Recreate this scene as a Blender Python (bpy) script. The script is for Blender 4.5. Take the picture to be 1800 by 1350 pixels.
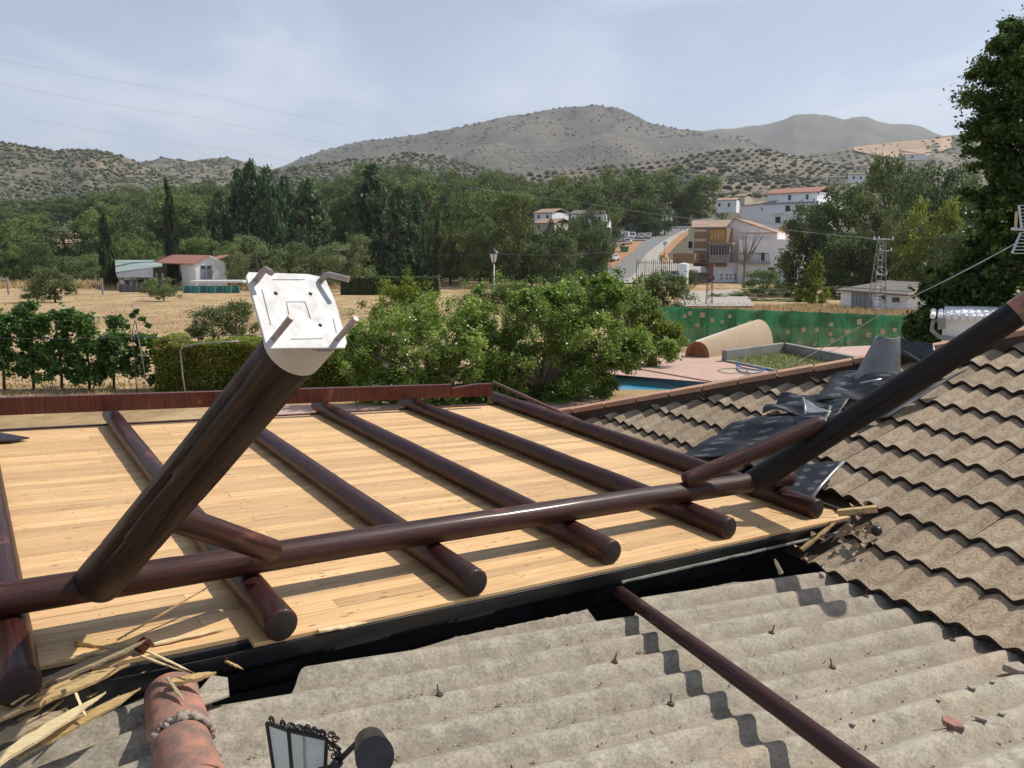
import bpy, math, random
import numpy as np
from mathutils import Vector, Matrix, noise
R_ = math.radians
for o in list(bpy.data.objects): bpy.data.objects.remove(o)
sc = bpy.context.scene
col = sc.collection
# ---------------------------------------------------------------- camera (at the origin, all heights are relative to the eye)
F = 1400.0; PITCH = R_(10.0)
cam_d = bpy.data.cameras.new('camera'); cam = bpy.data.objects.new('camera', cam_d); col.objects.link(cam)
cam_d.sensor_width = 36; cam_d.lens = 36*F/1800; cam_d.clip_start = .05; cam_d.clip_end = 20000
cam.rotation_euler = (R_(90)-PITCH, 0, 0); sc.camera = cam
# ---------------------------------------------------------------- light
SUN = Vector((.748, .30, .944)).normalized()
elev = math.asin(SUN.z); az = math.atan2(SUN.x, SUN.y)
w = bpy.data.worlds.new('World'); sc.world = w; w.use_nodes = True
nt = w.node_tree; nt.nodes.clear(); NN = nt.nodes.new; LK = nt.links.new
sky = NN('ShaderNodeTexSky'); sky.sky_type = 'NISHITA'; sky.sun_disc = False
sky.sun_elevation = elev; sky.sun_rotation = az; sky.altitude = 600; sky.air_density = 1.0; sky.dust_density = 1.6; sky.ozone_density = 1.6
tcw = NN('ShaderNodeTexCoord'); sepw = NN('ShaderNodeSeparateXYZ'); LK(tcw.outputs['Generated'], sepw.inputs[0])
# thin cirrus: the direction is projected on a flat layer overhead
mz = NN('ShaderNodeMath'); mz.operation = 'MAXIMUM'; mz.inputs[1].default_value = .03; LK(sepw.outputs[2], mz.inputs[0])
za = NN('ShaderNodeMath'); za.operation = 'ADD'; za.inputs[1].default_value = .12; LK(mz.outputs[0], za.inputs[0])
dx = NN('ShaderNodeMath'); dx.operation = 'DIVIDE'; LK(sepw.outputs[0], dx.inputs[0]); LK(za.outputs[0], dx.inputs[1])
dy = NN('ShaderNodeMath'); dy.operation = 'DIVIDE'; LK(sepw.outputs[1], dy.inputs[0]); LK(za.outputs[0], dy.inputs[1])
cmb = NN('ShaderNodeCombineXYZ'); LK(dx.outputs[0], cmb.inputs[0]); LK(dy.outputs[0], cmb.inputs[1])
mpw = NN('ShaderNodeMapping'); mpw.inputs['Scale'].default_value = (1.0, .55, 1); mpw.inputs['Rotation'].default_value = (0, 0, -.5); mpw.inputs['Location'].default_value = (3.1, 1.7, 0)
LK(cmb.outputs[0], mpw.inputs['Vector'])
cn = NN('ShaderNodeTexNoise'); cn.inputs['Scale'].default_value = 1.15; cn.inputs['Detail'].default_value = 7; cn.inputs['Roughness'].default_value = .52; cn.inputs['Distortion'].default_value = .6
LK(mpw.outputs[0], cn.inputs['Vector'])
cr = NN('ShaderNodeMapRange'); cr.interpolation_type = 'SMOOTHSTEP'; cr.inputs[1].default_value = .40; cr.inputs[2].default_value = .74; cr.inputs[3].default_value = .0; cr.inputs[4].default_value = .48
LK(cn.outputs['Fac'], cr.inputs[0])
hz = NN('ShaderNodeMapRange'); hz.inputs[1].default_value = .0; hz.inputs[2].default_value = .75; hz.inputs[3].default_value = .62; hz.inputs[4].default_value = .0   # milky air near the horizon
LK(sepw.outputs[2], hz.inputs[0])
mxc = NN('ShaderNodeMix'); mxc.data_type = 'RGBA'; mxc.inputs[7].default_value = (10.4, 10.8, 11.8, 1)
mxh = NN('ShaderNodeMix'); mxh.data_type = 'RGBA'; mxh.inputs[7].default_value = (8.0, 9.2, 11.8, 1)
LK(hz.outputs[0], mxh.inputs[0]); LK(sky.outputs[0], mxh.inputs[6])
LK(cr.outputs[0], mxc.inputs[0]); LK(mxh.outputs[2], mxc.inputs[6])
bg = NN('ShaderNodeBackground'); bg.inputs['Strength'].default_value = .094; LK(mxc.outputs[2], bg.inputs['Color'])
wo = NN('ShaderNodeOutputWorld'); LK(bg.outputs[0], wo.inputs['Surface'])
HAZE = 1.0e-4
sd = bpy.data.lights.new('sun', 'SUN'); sd.energy = 4.8; sd.angle = R_(.5); sd.color = (1, .95, .87)
so = bpy.data.objects.new('sun', sd); col.objects.link(so); so.rotation_euler = SUN.to_track_quat('Z', 'Y').to_euler()
sc.view_settings.view_transform = 'Standard'; sc.view_settings.look = 'None'; sc.view_settings.exposure = -.02; sc.view_settings.gamma = 1
sc.view_settings.use_curve_mapping = False
sc.render.engine = 'CYCLES'; sc.cycles.max_bounces = 6; sc.cycles.transparent_max_bounces = 8
sc.cycles.volume_bounces = 0

# ---------------------------------------------------------------- measuring helpers
sP, cP = math.sin(PITCH), math.cos(PITCH)
def ray(x, y):
    a, b = (x-900)/F, (y-675)/F
    return Vector((a, cP - b*sP, -sP - b*cP))
def U(x, y, d): return ray(x, y)*d                    # point at a depth along the view axis
def plane_pt(x, y, P0, n):
    q = ray(x, y); return q*(n.dot(P0)/n.dot(q))
def gz(x, y):                                         # height of the terrain
    d = max(y, 0)
    a = -2.75-.036*min(d, 118)
    if d > 185: a += .092*(d-185) if d < 420 else .092*235+.05*(d-420)
    a -= 0
    if d > 60: a += .5*noise.noise(Vector((x*.012, d*.012, 1)))*min(1, (d-60)/80)
    return a
def Gp(x, y, dz=0):                                   # where the line of sight meets the terrain
    q = ray(x, y); t = 3.0
    while t < 900:
        p = q*t
        if p.z <= gz(p.x, p.y)+dz: break
        t *= 1.01
    return Vector((p.x, p.y, gz(p.x, p.y)+dz))
def on(x, y, dist, dz=0):                             # point seen at pixel column x standing on the terrain at a distance
    q = ray(x, y); k = dist/q.y
    return Vector((q.x*k, dist, gz(q.x*k, dist)+dz))
def hgt(y, dist):                                     # height seen at pixel row y at a distance
    q = ray(900, y); return q.z*dist/q.y
# the overturned pergola: rafters run along RV, boards along BV, deck normal NV
RV = ray(-70, 388).normalized(); BV = ray(2949, 603).normalized(); BV = (BV-RV*BV.dot(RV)).normalized(); NV = BV.cross(RV)
DO = ray(1440, 918)*5.6
def DK(x, y, h=0): return plane_pt(x, y, DO+NV*h, NV)
def D3(b, r, h=0): return DO+BV*b+RV*r+NV*h
def DC(p): w_ = p-DO; return w_.dot(BV), w_.dot(RV), w_.dot(NV)
# tiled slope
TO = Vector((2.9457, 6.2441, -1.5842)); TE = Vector((.46896, -.88322, 0)); TU = Vector((.82674, .43897, .35187)); TN = TE.cross(TU)
if TN.z < 0: TN = -TN
EXP = .37244; BAR = .165
def T3(i, j, h=0): return TO+TE*(i*BAR)+TU*(j*EXP)+TN*h
def TL(x, y, h=0): return plane_pt(x, y, TO+TN*h, TN)
# corrugated slope: rises to the left of the valley
ca = R_(-5.5); CV = (Vector((.88322, .46896, 0))*math.cos(ca)+Vector((0, 0, math.sin(ca)))).normalized()
CO = T3(0, -4)-Vector((0, 0, .045)); CN = TE.cross(CV)
if CN.z < 0: CN = -CN
def C3(e, v, h=0): return CO+TE*e+CV*v+CN*h
def CR(x, y, h=0): return plane_pt(x, y, CO+CN*h, CN)
def CC(p): w_ = p-CO; return w_.dot(TE), w_.dot(CV)

# ---------------------------------------------------------------- materials
def nmat(name):
    m = bpy.data.materials.new(name); m.use_nodes = True; n = m.node_tree; b = n.nodes['Principled BSDF']; return m, n, b
def lin(c): return tuple(c[:3])+(1,)
def tex(n, kind, vec, **kw):
    t = n.nodes.new('ShaderNodeTex'+kind)
    for k, v in kw.items(): t.inputs[k].default_value = v
    if vec is not None: n.links.new(vec, t.inputs['Vector'])
    return t
def ramp(n, fac, stops):
    r = n.nodes.new('ShaderNodeValToRGB'); n.links.new(fac, r.inputs[0])
    el = r.color_ramp.elements
    while len(el) < len(stops): el.new(.5)
    for e, (p, c) in zip(el, stops): e.position = p; e.color = lin(c)
    return r.outputs[0]
def coords(n, sc_=(1, 1, 1), src='Object', rot=(0, 0, 0)):
    tc = n.nodes.new('ShaderNodeTexCoord'); mp = n.nodes.new('ShaderNodeMapping'); mp.inputs['Scale'].default_value = sc_; mp.inputs['Rotation'].default_value = rot
    n.links.new(tc.outputs[src], mp.inputs['Vector']); return mp.outputs[0]
def mixc(n, fac, a, b, mode='MIX'):
    m = n.nodes.new('ShaderNodeMix'); m.data_type = 'RGBA'; m.blend_type = mode
    for s, v in ((0, fac), (6, a), (7, b)):
        if hasattr(v, 'links'): n.links.new(v, m.inputs[s])
        elif s == 0: m.inputs[0].default_value = v
        else: m.inputs[s].default_value = lin(v)
    return m.outputs[2]
def mth(n, op, a, b=None):
    m = n.nodes.new('ShaderNodeMath'); m.operation = op
    for s, v in ((0, a), (1, b)):
        if v is None: continue
        if hasattr(v, 'links'): n.links.new(v, m.inputs[s])
        else: m.inputs[s].default_value = v
    return m.outputs[0]
def bump(n, b, h, s=.3, d=.01):
    u = n.nodes.new('ShaderNodeBump'); u.inputs['Strength'].default_value = s; u.inputs['Distance'].default_value = d
    n.links.new(h, u.inputs['Height']); n.links.new(u.outputs[0], b.inputs['Normal'])
def plain(name, c1, c2=None, scale=5, rough=.8, metal=0, bs=.2, bd=.01, sc_=(1, 1, 1), src='Object', det=5, lo=.3, hi=.7, rnd=0):
    m, n, b = nmat(name)
    v = coords(n, sc_, src); t = tex(n, 'Noise', v, Scale=scale, Detail=det, Roughness=.6)
    c2 = c2 or tuple(x*.8 for x in c1)
    c = ramp(n, t.outputs['Fac'], [(lo, c1), (hi, c2)])
    if rnd:
        oi = n.nodes.new('ShaderNodeObjectInfo'); f = mth(n, 'MULTIPLY_ADD', oi.outputs['Random'], rnd); f.node.inputs[2].default_value = 1-rnd/2
        g = n.nodes.new('ShaderNodeCombineColor'); [n.links.new(f, g.inputs[i]) for i in range(3)]
        c = mixc(n, 1.0, c, g.outputs[0], 'MULTIPLY')
    n.links.new(c, b.inputs['Base Color']); b.inputs['Roughness'].default_value = rough; b.inputs['Metallic'].default_value = metal
    if bs: bump(n, b, t.outputs['Fac'], bs, bd)
    return m
M = {}
# planed pine boards
def mk_board():
    m, n, b = nmat('pine_board')
    oi = n.nodes.new('ShaderNodeObjectInfo'); tc = n.nodes.new('ShaderNodeTexCoord')
    off = n.nodes.new('ShaderNodeCombineXYZ'); k = mth(n, 'MULTIPLY', oi.outputs['Random'], 37.0); n.links.new(k, off.inputs[0]); n.links.new(k, off.inputs[1])
    va = n.nodes.new('ShaderNodeVectorMath'); va.operation = 'ADD'; n.links.new(tc.outputs['Object'], va.inputs[0]); n.links.new(off.outputs[0], va.inputs[1])
    def mp(s):
        q = n.nodes.new('ShaderNodeMapping'); q.inputs['Scale'].default_value = s; n.links.new(va.outputs[0], q.inputs['Vector']); return q.outputs[0]
    g = tex(n, 'Noise', mp((1.6, 38, 8)), Scale=1.6, Detail=6, Roughness=.6, Distortion=.5)
    g2 = tex(n, 'Noise', mp((.9, 6, 4)), Scale=1.2, Detail=3, Roughness=.5)
    c = ramp(n, g.outputs['Fac'], [(.30, (.48, .255, .10)), (.47, (.69, .44, .21)), (.66, (.79, .56, .30))])
    c = mixc(n, mth(n, 'MULTIPLY', g2.outputs['Fac'], .55), c, (.60, .34, .13))
    kn = tex(n, 'Voronoi', mp((3.0, 10, 4)), Scale=1.9, Randomness=1.0)
    kf = n.nodes.new('ShaderNodeMapRange'); kf.inputs[1].default_value = .05; kf.inputs[2].default_value = .17; kf.inputs[3].default_value = .85; kf.inputs[4].default_value = 0
    n.links.new(kn.outputs['Distance'], kf.inputs[0])
    sel = mth(n, 'GREATER_THAN', tex(n, 'Noise', mp((2.0, 7, 3)), Scale=2.3, Detail=0).outputs['Fac'], .41)
    c = mixc(n, mth(n, 'MULTIPLY', kf.outputs[0], sel), c, (.17, .065, .025))
    f = mth(n, 'MULTIPLY_ADD', oi.outputs['Random'], .34); f.node.inputs[2].default_value = .80
    gc = n.nodes.new('ShaderNodeCombineColor'); [n.links.new(f, gc.inputs[i]) for i in range(3)]
    c = mixc(n, 1.0, c, gc.outputs[0], 'MULTIPLY')
    n.links.new(c, b.inputs['Base Color']); b.inputs['Roughness'].default_value = .55; bump(n, b, g.outputs['Fac'], .25, .002); return m
M['board'] = mk_board()
# varnished dark logs
def mk_log(name, c1, c2, rough, coat):
    m, n, b = nmat(name)
    oi = n.nodes.new('ShaderNodeObjectInfo'); tc = n.nodes.new('ShaderNodeTexCoord')
    off = n.nodes.new('ShaderNodeCombineXYZ'); k = mth(n, 'MULTIPLY', oi.outputs['Random'], 23.0); n.links.new(k, off.inputs[2]); n.links.new(k, off.inputs[0])
    va = n.nodes.new('ShaderNodeVectorMath'); va.operation = 'ADD'; n.links.new(tc.outputs['Object'], va.inputs[0]); n.links.new(off.outputs[0], va.inputs[1])
    def mp(s):
        q = n.nodes.new('ShaderNodeMapping'); q.inputs['Scale'].default_value = s; n.links.new(va.outputs[0], q.inputs['Vector']); return q.outputs[0]
    g = tex(n, 'Noise', mp((46, 46, 1.6)), Scale=1.0, Detail=7, Roughness=.72, Distortion=.5)
    p = tex(n, 'Noise', mp((4, 4, 2.0)), Scale=1.5, Detail=5, Roughness=.6)
    c = ramp(n, g.outputs['Fac'], [(.34, tuple(x*.5 for x in c1)), (.5, c1), (.66, c2)])
    c = mixc(n, mth(n, 'MULTIPLY', p.outputs['Fac'], .6), c, tuple(x*.45 for x in c1))
    lf = n.nodes.new('ShaderNodeMapRange'); lf.inputs[1].default_value = .62; lf.inputs[2].default_value = .74; lf.inputs[3].default_value = 0; lf.inputs[4].default_value = .6
    n.links.new(p.outputs['Fac'], lf.inputs[0]); c = mixc(n, lf.outputs[0], c, tuple(min(1, x*2.4+.02) for x in c2))
    kv = tex(n, 'Voronoi', mp((5.5, 5.5, 1.6)), Scale=1.7); kf = n.nodes.new('ShaderNodeMapRange'); kf.inputs[1].default_value = .06; kf.inputs[2].default_value = .16; kf.inputs[3].default_value = .9; kf.inputs[4].default_value = 0; n.links.new(kv.outputs['Distance'], kf.inputs[0]); c = mixc(n, kf.outputs[0], c, tuple(x*.25 for x in c1))
    n.links.new(c, b.inputs['Base Color'])
    rr = n.nodes.new('ShaderNodeMapRange'); rr.inputs[3].default_value = rough-.1; rr.inputs[4].default_value = rough+.16; n.links.new(p.outputs['Fac'], rr.inputs[0]); n.links.new(rr.outputs[0], b.inputs['Roughness'])
    b.inputs['Coat Weight'].default_value = coat; b.inputs['Coat Roughness'].default_value = .16; b.inputs['Specular IOR Level'].default_value = .3
    mm = mth(n, 'ADD', g.outputs['Fac'], p.outputs['Fac']); bump(n, b, mm, .7, .005); return m
M['log'] = mk_log('varnished_log', (.040, .0105, .007), (.105, .027, .016), .48, .20)
M['post'] = mk_log('weathered_post', (.030, .014, .009), (.075, .034, .018), .55, .08)
M['post_shade'] = mk_log('shaded_post', (.010, .007, .006), (.024, .013, .009), .6, .05)  # darker copy of the post material, its shade side put into the colour
M['fascia'] = mk_log('stained_beam', (.10, .022, .012), (.17, .038, .020), .42, .2)
M['logend_shade'] = plain('log_end_grain_shaded', (.010, .006, .005), (.024, .013, .010), 60, .7)  # end faces near black: their turn away from the sun is painted in
M['crack'] = plain('crack_dark', (.012, .006, .004), None, 5, .9)
# weathered fibre cement
def mk_cement(name, a, b_, c_, streak, grain=.85, trough_shade=0):
    m, n, b = nmat(name)
    v = coords(n); vs = coords(n, streak)
    n1 = tex(n, 'Noise', v, Scale=9, Detail=9, Roughness=.78); n2 = tex(n, 'Noise', v, Scale=75, Detail=3, Roughness=.7)
    n3 = tex(n, 'Noise', vs, Scale=5, Detail=4, Roughness=.6); vo = tex(n, 'Voronoi', v, Scale=58)
    c = ramp(n, n1.outputs['Fac'], [(.38, a), (.5, b_), (.60, c_)])
    pk = tex(n, 'Noise', v, Scale=2.6, Detail=5, Roughness=.6); pf = n.nodes.new('ShaderNodeMapRange'); pf.inputs[1].default_value = .5; pf.inputs[2].default_value = .68; pf.inputs[3].default_value = 0; pf.inputs[4].default_value = .5; n.links.new(pk.outputs['Fac'], pf.inputs[0]); c = mixc(n, pf.outputs[0], c, (b_[0]*1.12, b_[1]*.90, b_[2]*.80))
    c = mixc(n, mth(n, 'MULTIPLY', n3.outputs['Fac'], .45), c, tuple(x*.62 for x in a))
    sp = ramp(n, n2.outputs['Fac'], [(.38, (.55, .55, .55)), (.5, (1, 1, 1)), (.64, (1.25, 1.25, 1.22))]); c = mixc(n, grain, c, sp, 'MULTIPLY')
    if trough_shade:
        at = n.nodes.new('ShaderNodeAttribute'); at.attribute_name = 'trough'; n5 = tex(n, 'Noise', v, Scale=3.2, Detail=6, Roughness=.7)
        df = mth(n, 'MULTIPLY', mth(n, 'MULTIPLY', at.outputs['Fac'], n5.outputs['Fac']), trough_shade); c = mixc(n, df, c, (.15, .115, .08))  # wave troughs darkened in the colour, imitating the soft shading of the corrugation
    s2 = n.nodes.new('ShaderNodeMapRange'); s2.inputs[1].default_value = .1; s2.inputs[2].default_value = .2; s2.inputs[3].default_value = .8; s2.inputs[4].default_value = 0; n.links.new(vo.outputs['Distance'], s2.inputs[0])
    gt = mth(n, 'GREATER_THAN', vo.outputs['Color'], .80); c = mixc(n, mth(n, 'MULTIPLY', s2.outputs[0], gt), c, (.62, .58, .50))
    oi = n.nodes.new('ShaderNodeObjectInfo'); ff = mth(n, 'MULTIPLY_ADD', oi.outputs['Random'], .30 if not trough_shade else .12); ff.node.inputs[2].default_value = .86
    gq = n.nodes.new('ShaderNodeCombineColor'); n.links.new(ff, gq.inputs[0]); n.links.new(ff, gq.inputs[1]); n.links.new(mth(n, 'MULTIPLY', ff, .98), gq.inputs[2]); c = mixc(n, 1.0, c, gq.outputs[0], 'MULTIPLY')
    ms = tex(n, 'Noise', v, Scale=4.5, Detail=8, Roughness=.75); mf = n.nodes.new('ShaderNodeMapRange'); mf.inputs[1].default_value = .56; mf.inputs[2].default_value = .68; mf.inputs[3].default_value = 0; mf.inputs[4].default_value = .38; n.links.new(ms.outputs['Fac'], mf.inputs[0]); c = mixc(n, mf.outputs[0], c, (.17, .155, .095) if not trough_shade else (.20, .18, .14))
    n.links.new(c, b.inputs['Base Color']); b.inputs['Roughness'].default_value = .92
    bump(n, b, mth(n, 'ADD', n1.outputs['Fac'], mth(n, 'MULTIPLY', n2.outputs['Fac'], .5)), .35, .004); return m
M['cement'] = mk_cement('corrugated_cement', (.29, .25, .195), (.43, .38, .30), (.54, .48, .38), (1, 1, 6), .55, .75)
M['tile'] = mk_cement('cement_tile', (.25, .185, .125), (.385, .295, .20), (.50, .405, .285), (1, 1, 1))
M['tileend_shade'] = plain('tile_end_shaded', (.022, .013, .010), (.038, .022, .016), 20, .95)  # lip faces coloured near black to imitate their shade and shadow line
M['clay'] = plain('terracotta', (.40, .185, .125), (.19, .125, .10), 14, .9, bs=.6, bd=.008, det=10, lo=.38, hi=.62, rnd=.25)
M['mortar'] = plain('mortar', (.40, .34, .27), (.24, .19, .15), 25, .95, bs=.8, bd=.01)
M['brick'] = plain('verge_brick', (.50, .28, .17), (.34, .20, .13), 7, .9, bs=.4, rnd=.35)
M['darkmortar'] = plain('dark_mortar', (.10, .068, .048), (.05, .035, .026), 18, .95, bs=.8, bd=.02)
M['black'] = plain('black_felt', (.013, .014, .017), (.022, .023, .027), 12, .42, bs=.3, bd=.004)
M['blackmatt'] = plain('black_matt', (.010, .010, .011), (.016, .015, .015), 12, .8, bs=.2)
def mk_felt():
    m, n, b = nmat('printed_felt'); v = coords(n, (1, 1, 1), 'UV')
    sp = n.nodes.new('ShaderNodeSeparateXYZ'); n.links.new(v, sp.inputs[0])
    row = mth(n, 'FLOOR', sp.outputs[1]); xo = mth(n, 'ADD', sp.outputs[0], mth(n, 'MULTIPLY', row, .5))
    fx = mth(n, 'SUBTRACT', mth(n, 'FRACT', xo), .5); fy = mth(n, 'SUBTRACT', mth(n, 'FRACT', sp.outputs[1]), .5)
    rr = mth(n, 'SQRT', mth(n, 'ADD', mth(n, 'MULTIPLY', fx, fx), mth(n, 'MULTIPLY', fy, fy)))
    th = mth(n, 'ARCTAN2', fy, fx); pet = mth(n, 'MULTIPLY', mth(n, 'ABSOLUTE', mth(n, 'SINE', mth(n, 'MULTIPLY', th, 2.5))), .09)
    inn = mth(n, 'LESS_THAN', rr, mth(n, 'ADD', pet, .13)); hole = mth(n, 'GREATER_THAN', rr, .045); mark = mth(n, 'MULTIPLY', inn, hole)
    nz = tex(n, 'Noise', coords(n), Scale=14, Detail=6, Roughness=.7)
    c = ramp(n, nz.outputs['Fac'], [(.35, (.010, .011, .014)), (.6, (.022, .024, .029)), (.75, (.05, .053, .058))])
    c = mixc(n, mth(n, 'MULTIPLY', mark, .45), c, (.24, .25, .26)); n.links.new(c, b.inputs['Base Color']); b.inputs['Roughness'].default_value = .5
    b.inputs['Specular IOR Level'].default_value = .4; bump(n, b, nz.outputs['Fac'], .35, .006); return m
M['felt'] = mk_felt()
M['hem'] = plain('felt_hem_grey', (.26, .26, .22), (.12, .12, .11), 8, .8, bs=.3)
M['foldshine'] = plain('felt_painted_shine', (.45, .46, .47), (.30, .31, .32), 20, .35, .6, bs=.4)  # pale metallic colour standing for the shine on black felt folds
M['galv'] = plain('galvanised_steel', (.62, .62, .61), (.30, .29, .285), 14, .6, .1, bs=.3, bd=.002, det=8, lo=.35, hi=.75)
M['sleeve'] = plain('painted_sleeve', (.62, .57, .50), (.50, .44, .37), 8, .6, .1, bs=.1)
M['zinc'] = plain('zinc_sheet', (.24, .25, .24), (.15, .15, .145), 5, .5, .4, bs=.2)
M['rodsteel'] = plain('rod_steel', (.42, .36, .34), (.30, .24, .22), 40, .55, .5, bs=.5)
M['iron'] = plain('black_iron', (.014, .014, .016), (.03, .03, .034), 30, .45, .3)
M['rust'] = plain('rusty_nail', (.07, .05, .045), (.12, .07, .05), 60, .7, .3)
M['split'] = plain('split_pine', (.62, .44, .20), (.42, .26, .10), 4, .7, sc_=(2, 30, 30), bs=.6, bd=.004)
M['splitpale'] = plain('split_pine_pale', (.80, .66, .40), (.60, .44, .2), 5, .7, sc_=(2, 30, 30), bs=.6, bd=.004)
M['splitold'] = plain('split_pine_grey', (.44, .34, .20), (.24, .17, .10), 5, .8, sc_=(2, 30, 30), bs=.6, bd=.004)
m, n, b = nmat('lantern_glass'); b.inputs['Base Color'].default_value = (.8, .86, .9, 1); b.inputs['Roughness'].default_value = .12; b.inputs['Transmission Weight'].default_value = .75; b.inputs['IOR'].default_value = 1.2; M['glass'] = m
# surroundings
def mk_ground():
    m, n, b = nmat('dry_field'); v = coords(n)
    a = tex(n, 'Noise', v, Scale=.07, Detail=6, Roughness=.6); c_ = tex(n, 'Noise', v, Scale=.9, Detail=8, Roughness=.75); s = tex(n, 'Noise', coords(n, (1, .3, 1), rot=(0, 0, .3)), Scale=.35, Detail=6, Roughness=.65)
    c = ramp(n, s.outputs['Fac'], [(.32, (.30, .185, .085)), (.5, (.46, .32, .165)), (.68, (.55, .41, .23))])
    g = n.nodes.new('ShaderNodeMapRange'); g.inputs[1].default_value = .60; g.inputs[2].default_value = .72; g.inputs[3].default_value = 0; g.inputs[4].default_value = .8; n.links.new(a.outputs['Fac'], g.inputs[0])
    c = mixc(n, g.outputs[0], c, (.14, .15, .055))
    sp = ramp(n, c_.outputs['Fac'], [(.3, (.55, .52, .45)), (.55, (1, 1, 1)), (.75, (1.15, 1.12, 1.0))]); c = mixc(n, .9, c, sp, 'MULTIPLY')
    # wooded hillside floor beyond the valley: darker undergrowth
    sx = n.nodes.new('ShaderNodeSeparateXYZ'); n.links.new(v, sx.inputs[0]); fa = n.nodes.new('ShaderNodeMapRange'); fa.inputs[1].default_value = 138; fa.inputs[2].default_value = 165; n.links.new(sx.outputs[1], fa.inputs[0])
    under = ramp(n, c_.outputs['Fac'], [(.35, (.05, .055, .025)), (.6, (.13, .11, .06)), (.75, (.26, .2, .11))]); c = mixc(n, fa.outputs[0], c, under)
    n.links.new(c, b.inputs['Base Color']); b.inputs['Roughness'].default_value = 1; bump(n, b, c_.outputs['Fac'], .8, .15); return m
M['ground'] = mk_ground()
def mk_hill(name, soil, soil2, green, dots, sc1, rowsc=None):
    m, n, b = nmat(name); v = coords(n)
    a = tex(n, 'Noise', v, Scale=sc1, Detail=9, Roughness=.65)
    c = ramp(n, a.outputs['Fac'], [(.34, soil), (.52, soil2), (.62, green), (.75, tuple(x*.8 for x in green))])
    vo = tex(n, 'Voronoi', coords(n, (1, 1, .4)) , Scale=dots, Randomness=.55)
    f = n.nodes.new('ShaderNodeMapRange'); f.inputs[1].default_value = .28; f.inputs[2].default_value = .42; f.inputs[3].default_value = .85; f.inputs[4].default_value = 0; n.links.new(vo.outputs['Distance'], f.inputs[0])
    c = mixc(n, f.outputs[0], c, green); n.links.new(c, b.inputs['Base Color']); b.inputs['Roughness'].default_value = 1; return m
M['hill_near'] = mk_hill('scrub_hill', (.25, .19, .135), (.15, .13, .088), (.075, .082, .05), .16, .014)
M['mountain'] = mk_hill('olive_mountain', (.165, .135, .10), (.10, .09, .068), (.06, .062, .045), .11, .006)
M['mountain2'] = mk_hill('bare_mountain', (.14, .12, .095), (.10, .09, .07), (.065, .066, .05), .03, .004)
M['tanfield'] = plain('tan_field', (.50, .35, .23), (.42, .29, .19), .02, 1, bs=0)
M['asphalt'] = plain('asphalt', (.17, .17, .17), (.22, .215, .205), 1.5, .9, bs=.1)
M['pavement'] = plain('concrete_pavement', (.42, .38, .33), (.34, .31, .27), 1.2, .9, bs=.1)
M['redsoil'] = plain('red_soil', (.42, .22, .11), (.33, .18, .09), .8, 1, bs=.3)
M['white'] = plain('white_render', (.84, .84, .84), (.72, .72, .72), .8, .9, bs=.1)
M['white_paint'] = plain('white_paint', (.80, .80, .79), (.74, .74, .73), 3, .4, bs=0)
M['cream'] = plain('cream_render', (.62, .55, .42), (.52, .45, .34), .8, .9, bs=.1)
M['pinkwall'] = plain('pinkish_render', (.78, .70, .69), (.70, .63, .62), .6, .9, bs=.1)
M['ochre'] = plain('ochre_render', (.50, .30, .09), (.42, .25, .08), .8, .9, bs=.1)
M['stonebrick'] = plain('banded_brick', (.34, .22, .13), (.26, .17, .10), 2, .9, bs=.1)
M['redroof'] = plain('red_tile_roof', (.42, .19, .13), (.33, .16, .11), 1.2, .9, bs=.3)
M['brownroof'] = plain('brown_tile_roof', (.40, .26, .18), (.30, .2, .14), 1.2, .9, bs=.3)
M['greyroof'] = plain('grey_roof', (.22, .19, .17), (.15, .13, .12), 1.2, .9, bs=.3)
M['greenroof'] = plain('pale_green_sheet_roof', (.27, .35, .30), (.34, .40, .36), 1, .6, bs=.1)
M['greywall'] = plain('grey_concrete', (.32, .31, .29), (.22, .21, .19), 2, .95, bs=.2)
M['windark'] = plain('dark_window', (.018, .022, .028), (.03, .033, .04), 2, .2, bs=0)
M['shutter'] = plain('grey_door', (.25, .28, .31), (.2, .22, .25), 2, .6, bs=0)
M['greynet'] = plain('green_netting', (.010, .13, .055), (.05, .34, .16), 1.3, .8, sc_=(1, 1, .5), bs=.6, bd=.08, det=8, lo=.36, hi=.62)
n_ = M['greynet'].node_tree; b_ = n_.nodes['Principled BSDF']; tr_ = n_.nodes.new('ShaderNodeBsdfTranslucent'); n_.links.new(b_.inputs['Base Color'].links[0].from_socket, tr_.inputs['Color']); mx_ = n_.nodes.new('ShaderNodeMixShader'); mx_.inputs[0].default_value = .5
n_.links.new(b_.outputs[0], mx_.inputs[1]); n_.links.new(tr_.outputs[0], mx_.inputs[2]); tp_ = n_.nodes.new('ShaderNodeBsdfTransparent'); m2_ = n_.nodes.new('ShaderNodeMixShader'); m2_.inputs[0].default_value = .28; n_.links.new(mx_.outputs[0], m2_.inputs[1]); n_.links.new(tp_.outputs[0], m2_.inputs[2]); n_.links.new(m2_.outputs[0], n_.nodes['Material Output'].inputs['Surface'])
M['tealnet'] = plain('teal_netting', (.03, .22, .19), (.02, .16, .14), 1, .8, bs=.2)
M['pinkpave'] = plain('pink_terrace_paving', (.56, .37, .29), (.47, .31, .25), 1.3, .85, bs=.15)
M['water'] = None
m, n, b = nmat('pool_water'); v = coords(n); t = tex(n, 'Noise', v, Scale=1.2, Detail=3); n.links.new(ramp(n, t.outputs['Fac'], [(.3, (.05, .32, .52)), (.7, (.10, .46, .62))]), b.inputs['Base Color']); b.inputs['Roughness'].default_value = .06; bump(n, b, t.outputs['Fac'], .15, .05); M['water'] = m
M['pooltile'] = plain('pool_blue_tile', (.04, .16, .32), (.07, .24, .42), 6, .5, bs=0)
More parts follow.
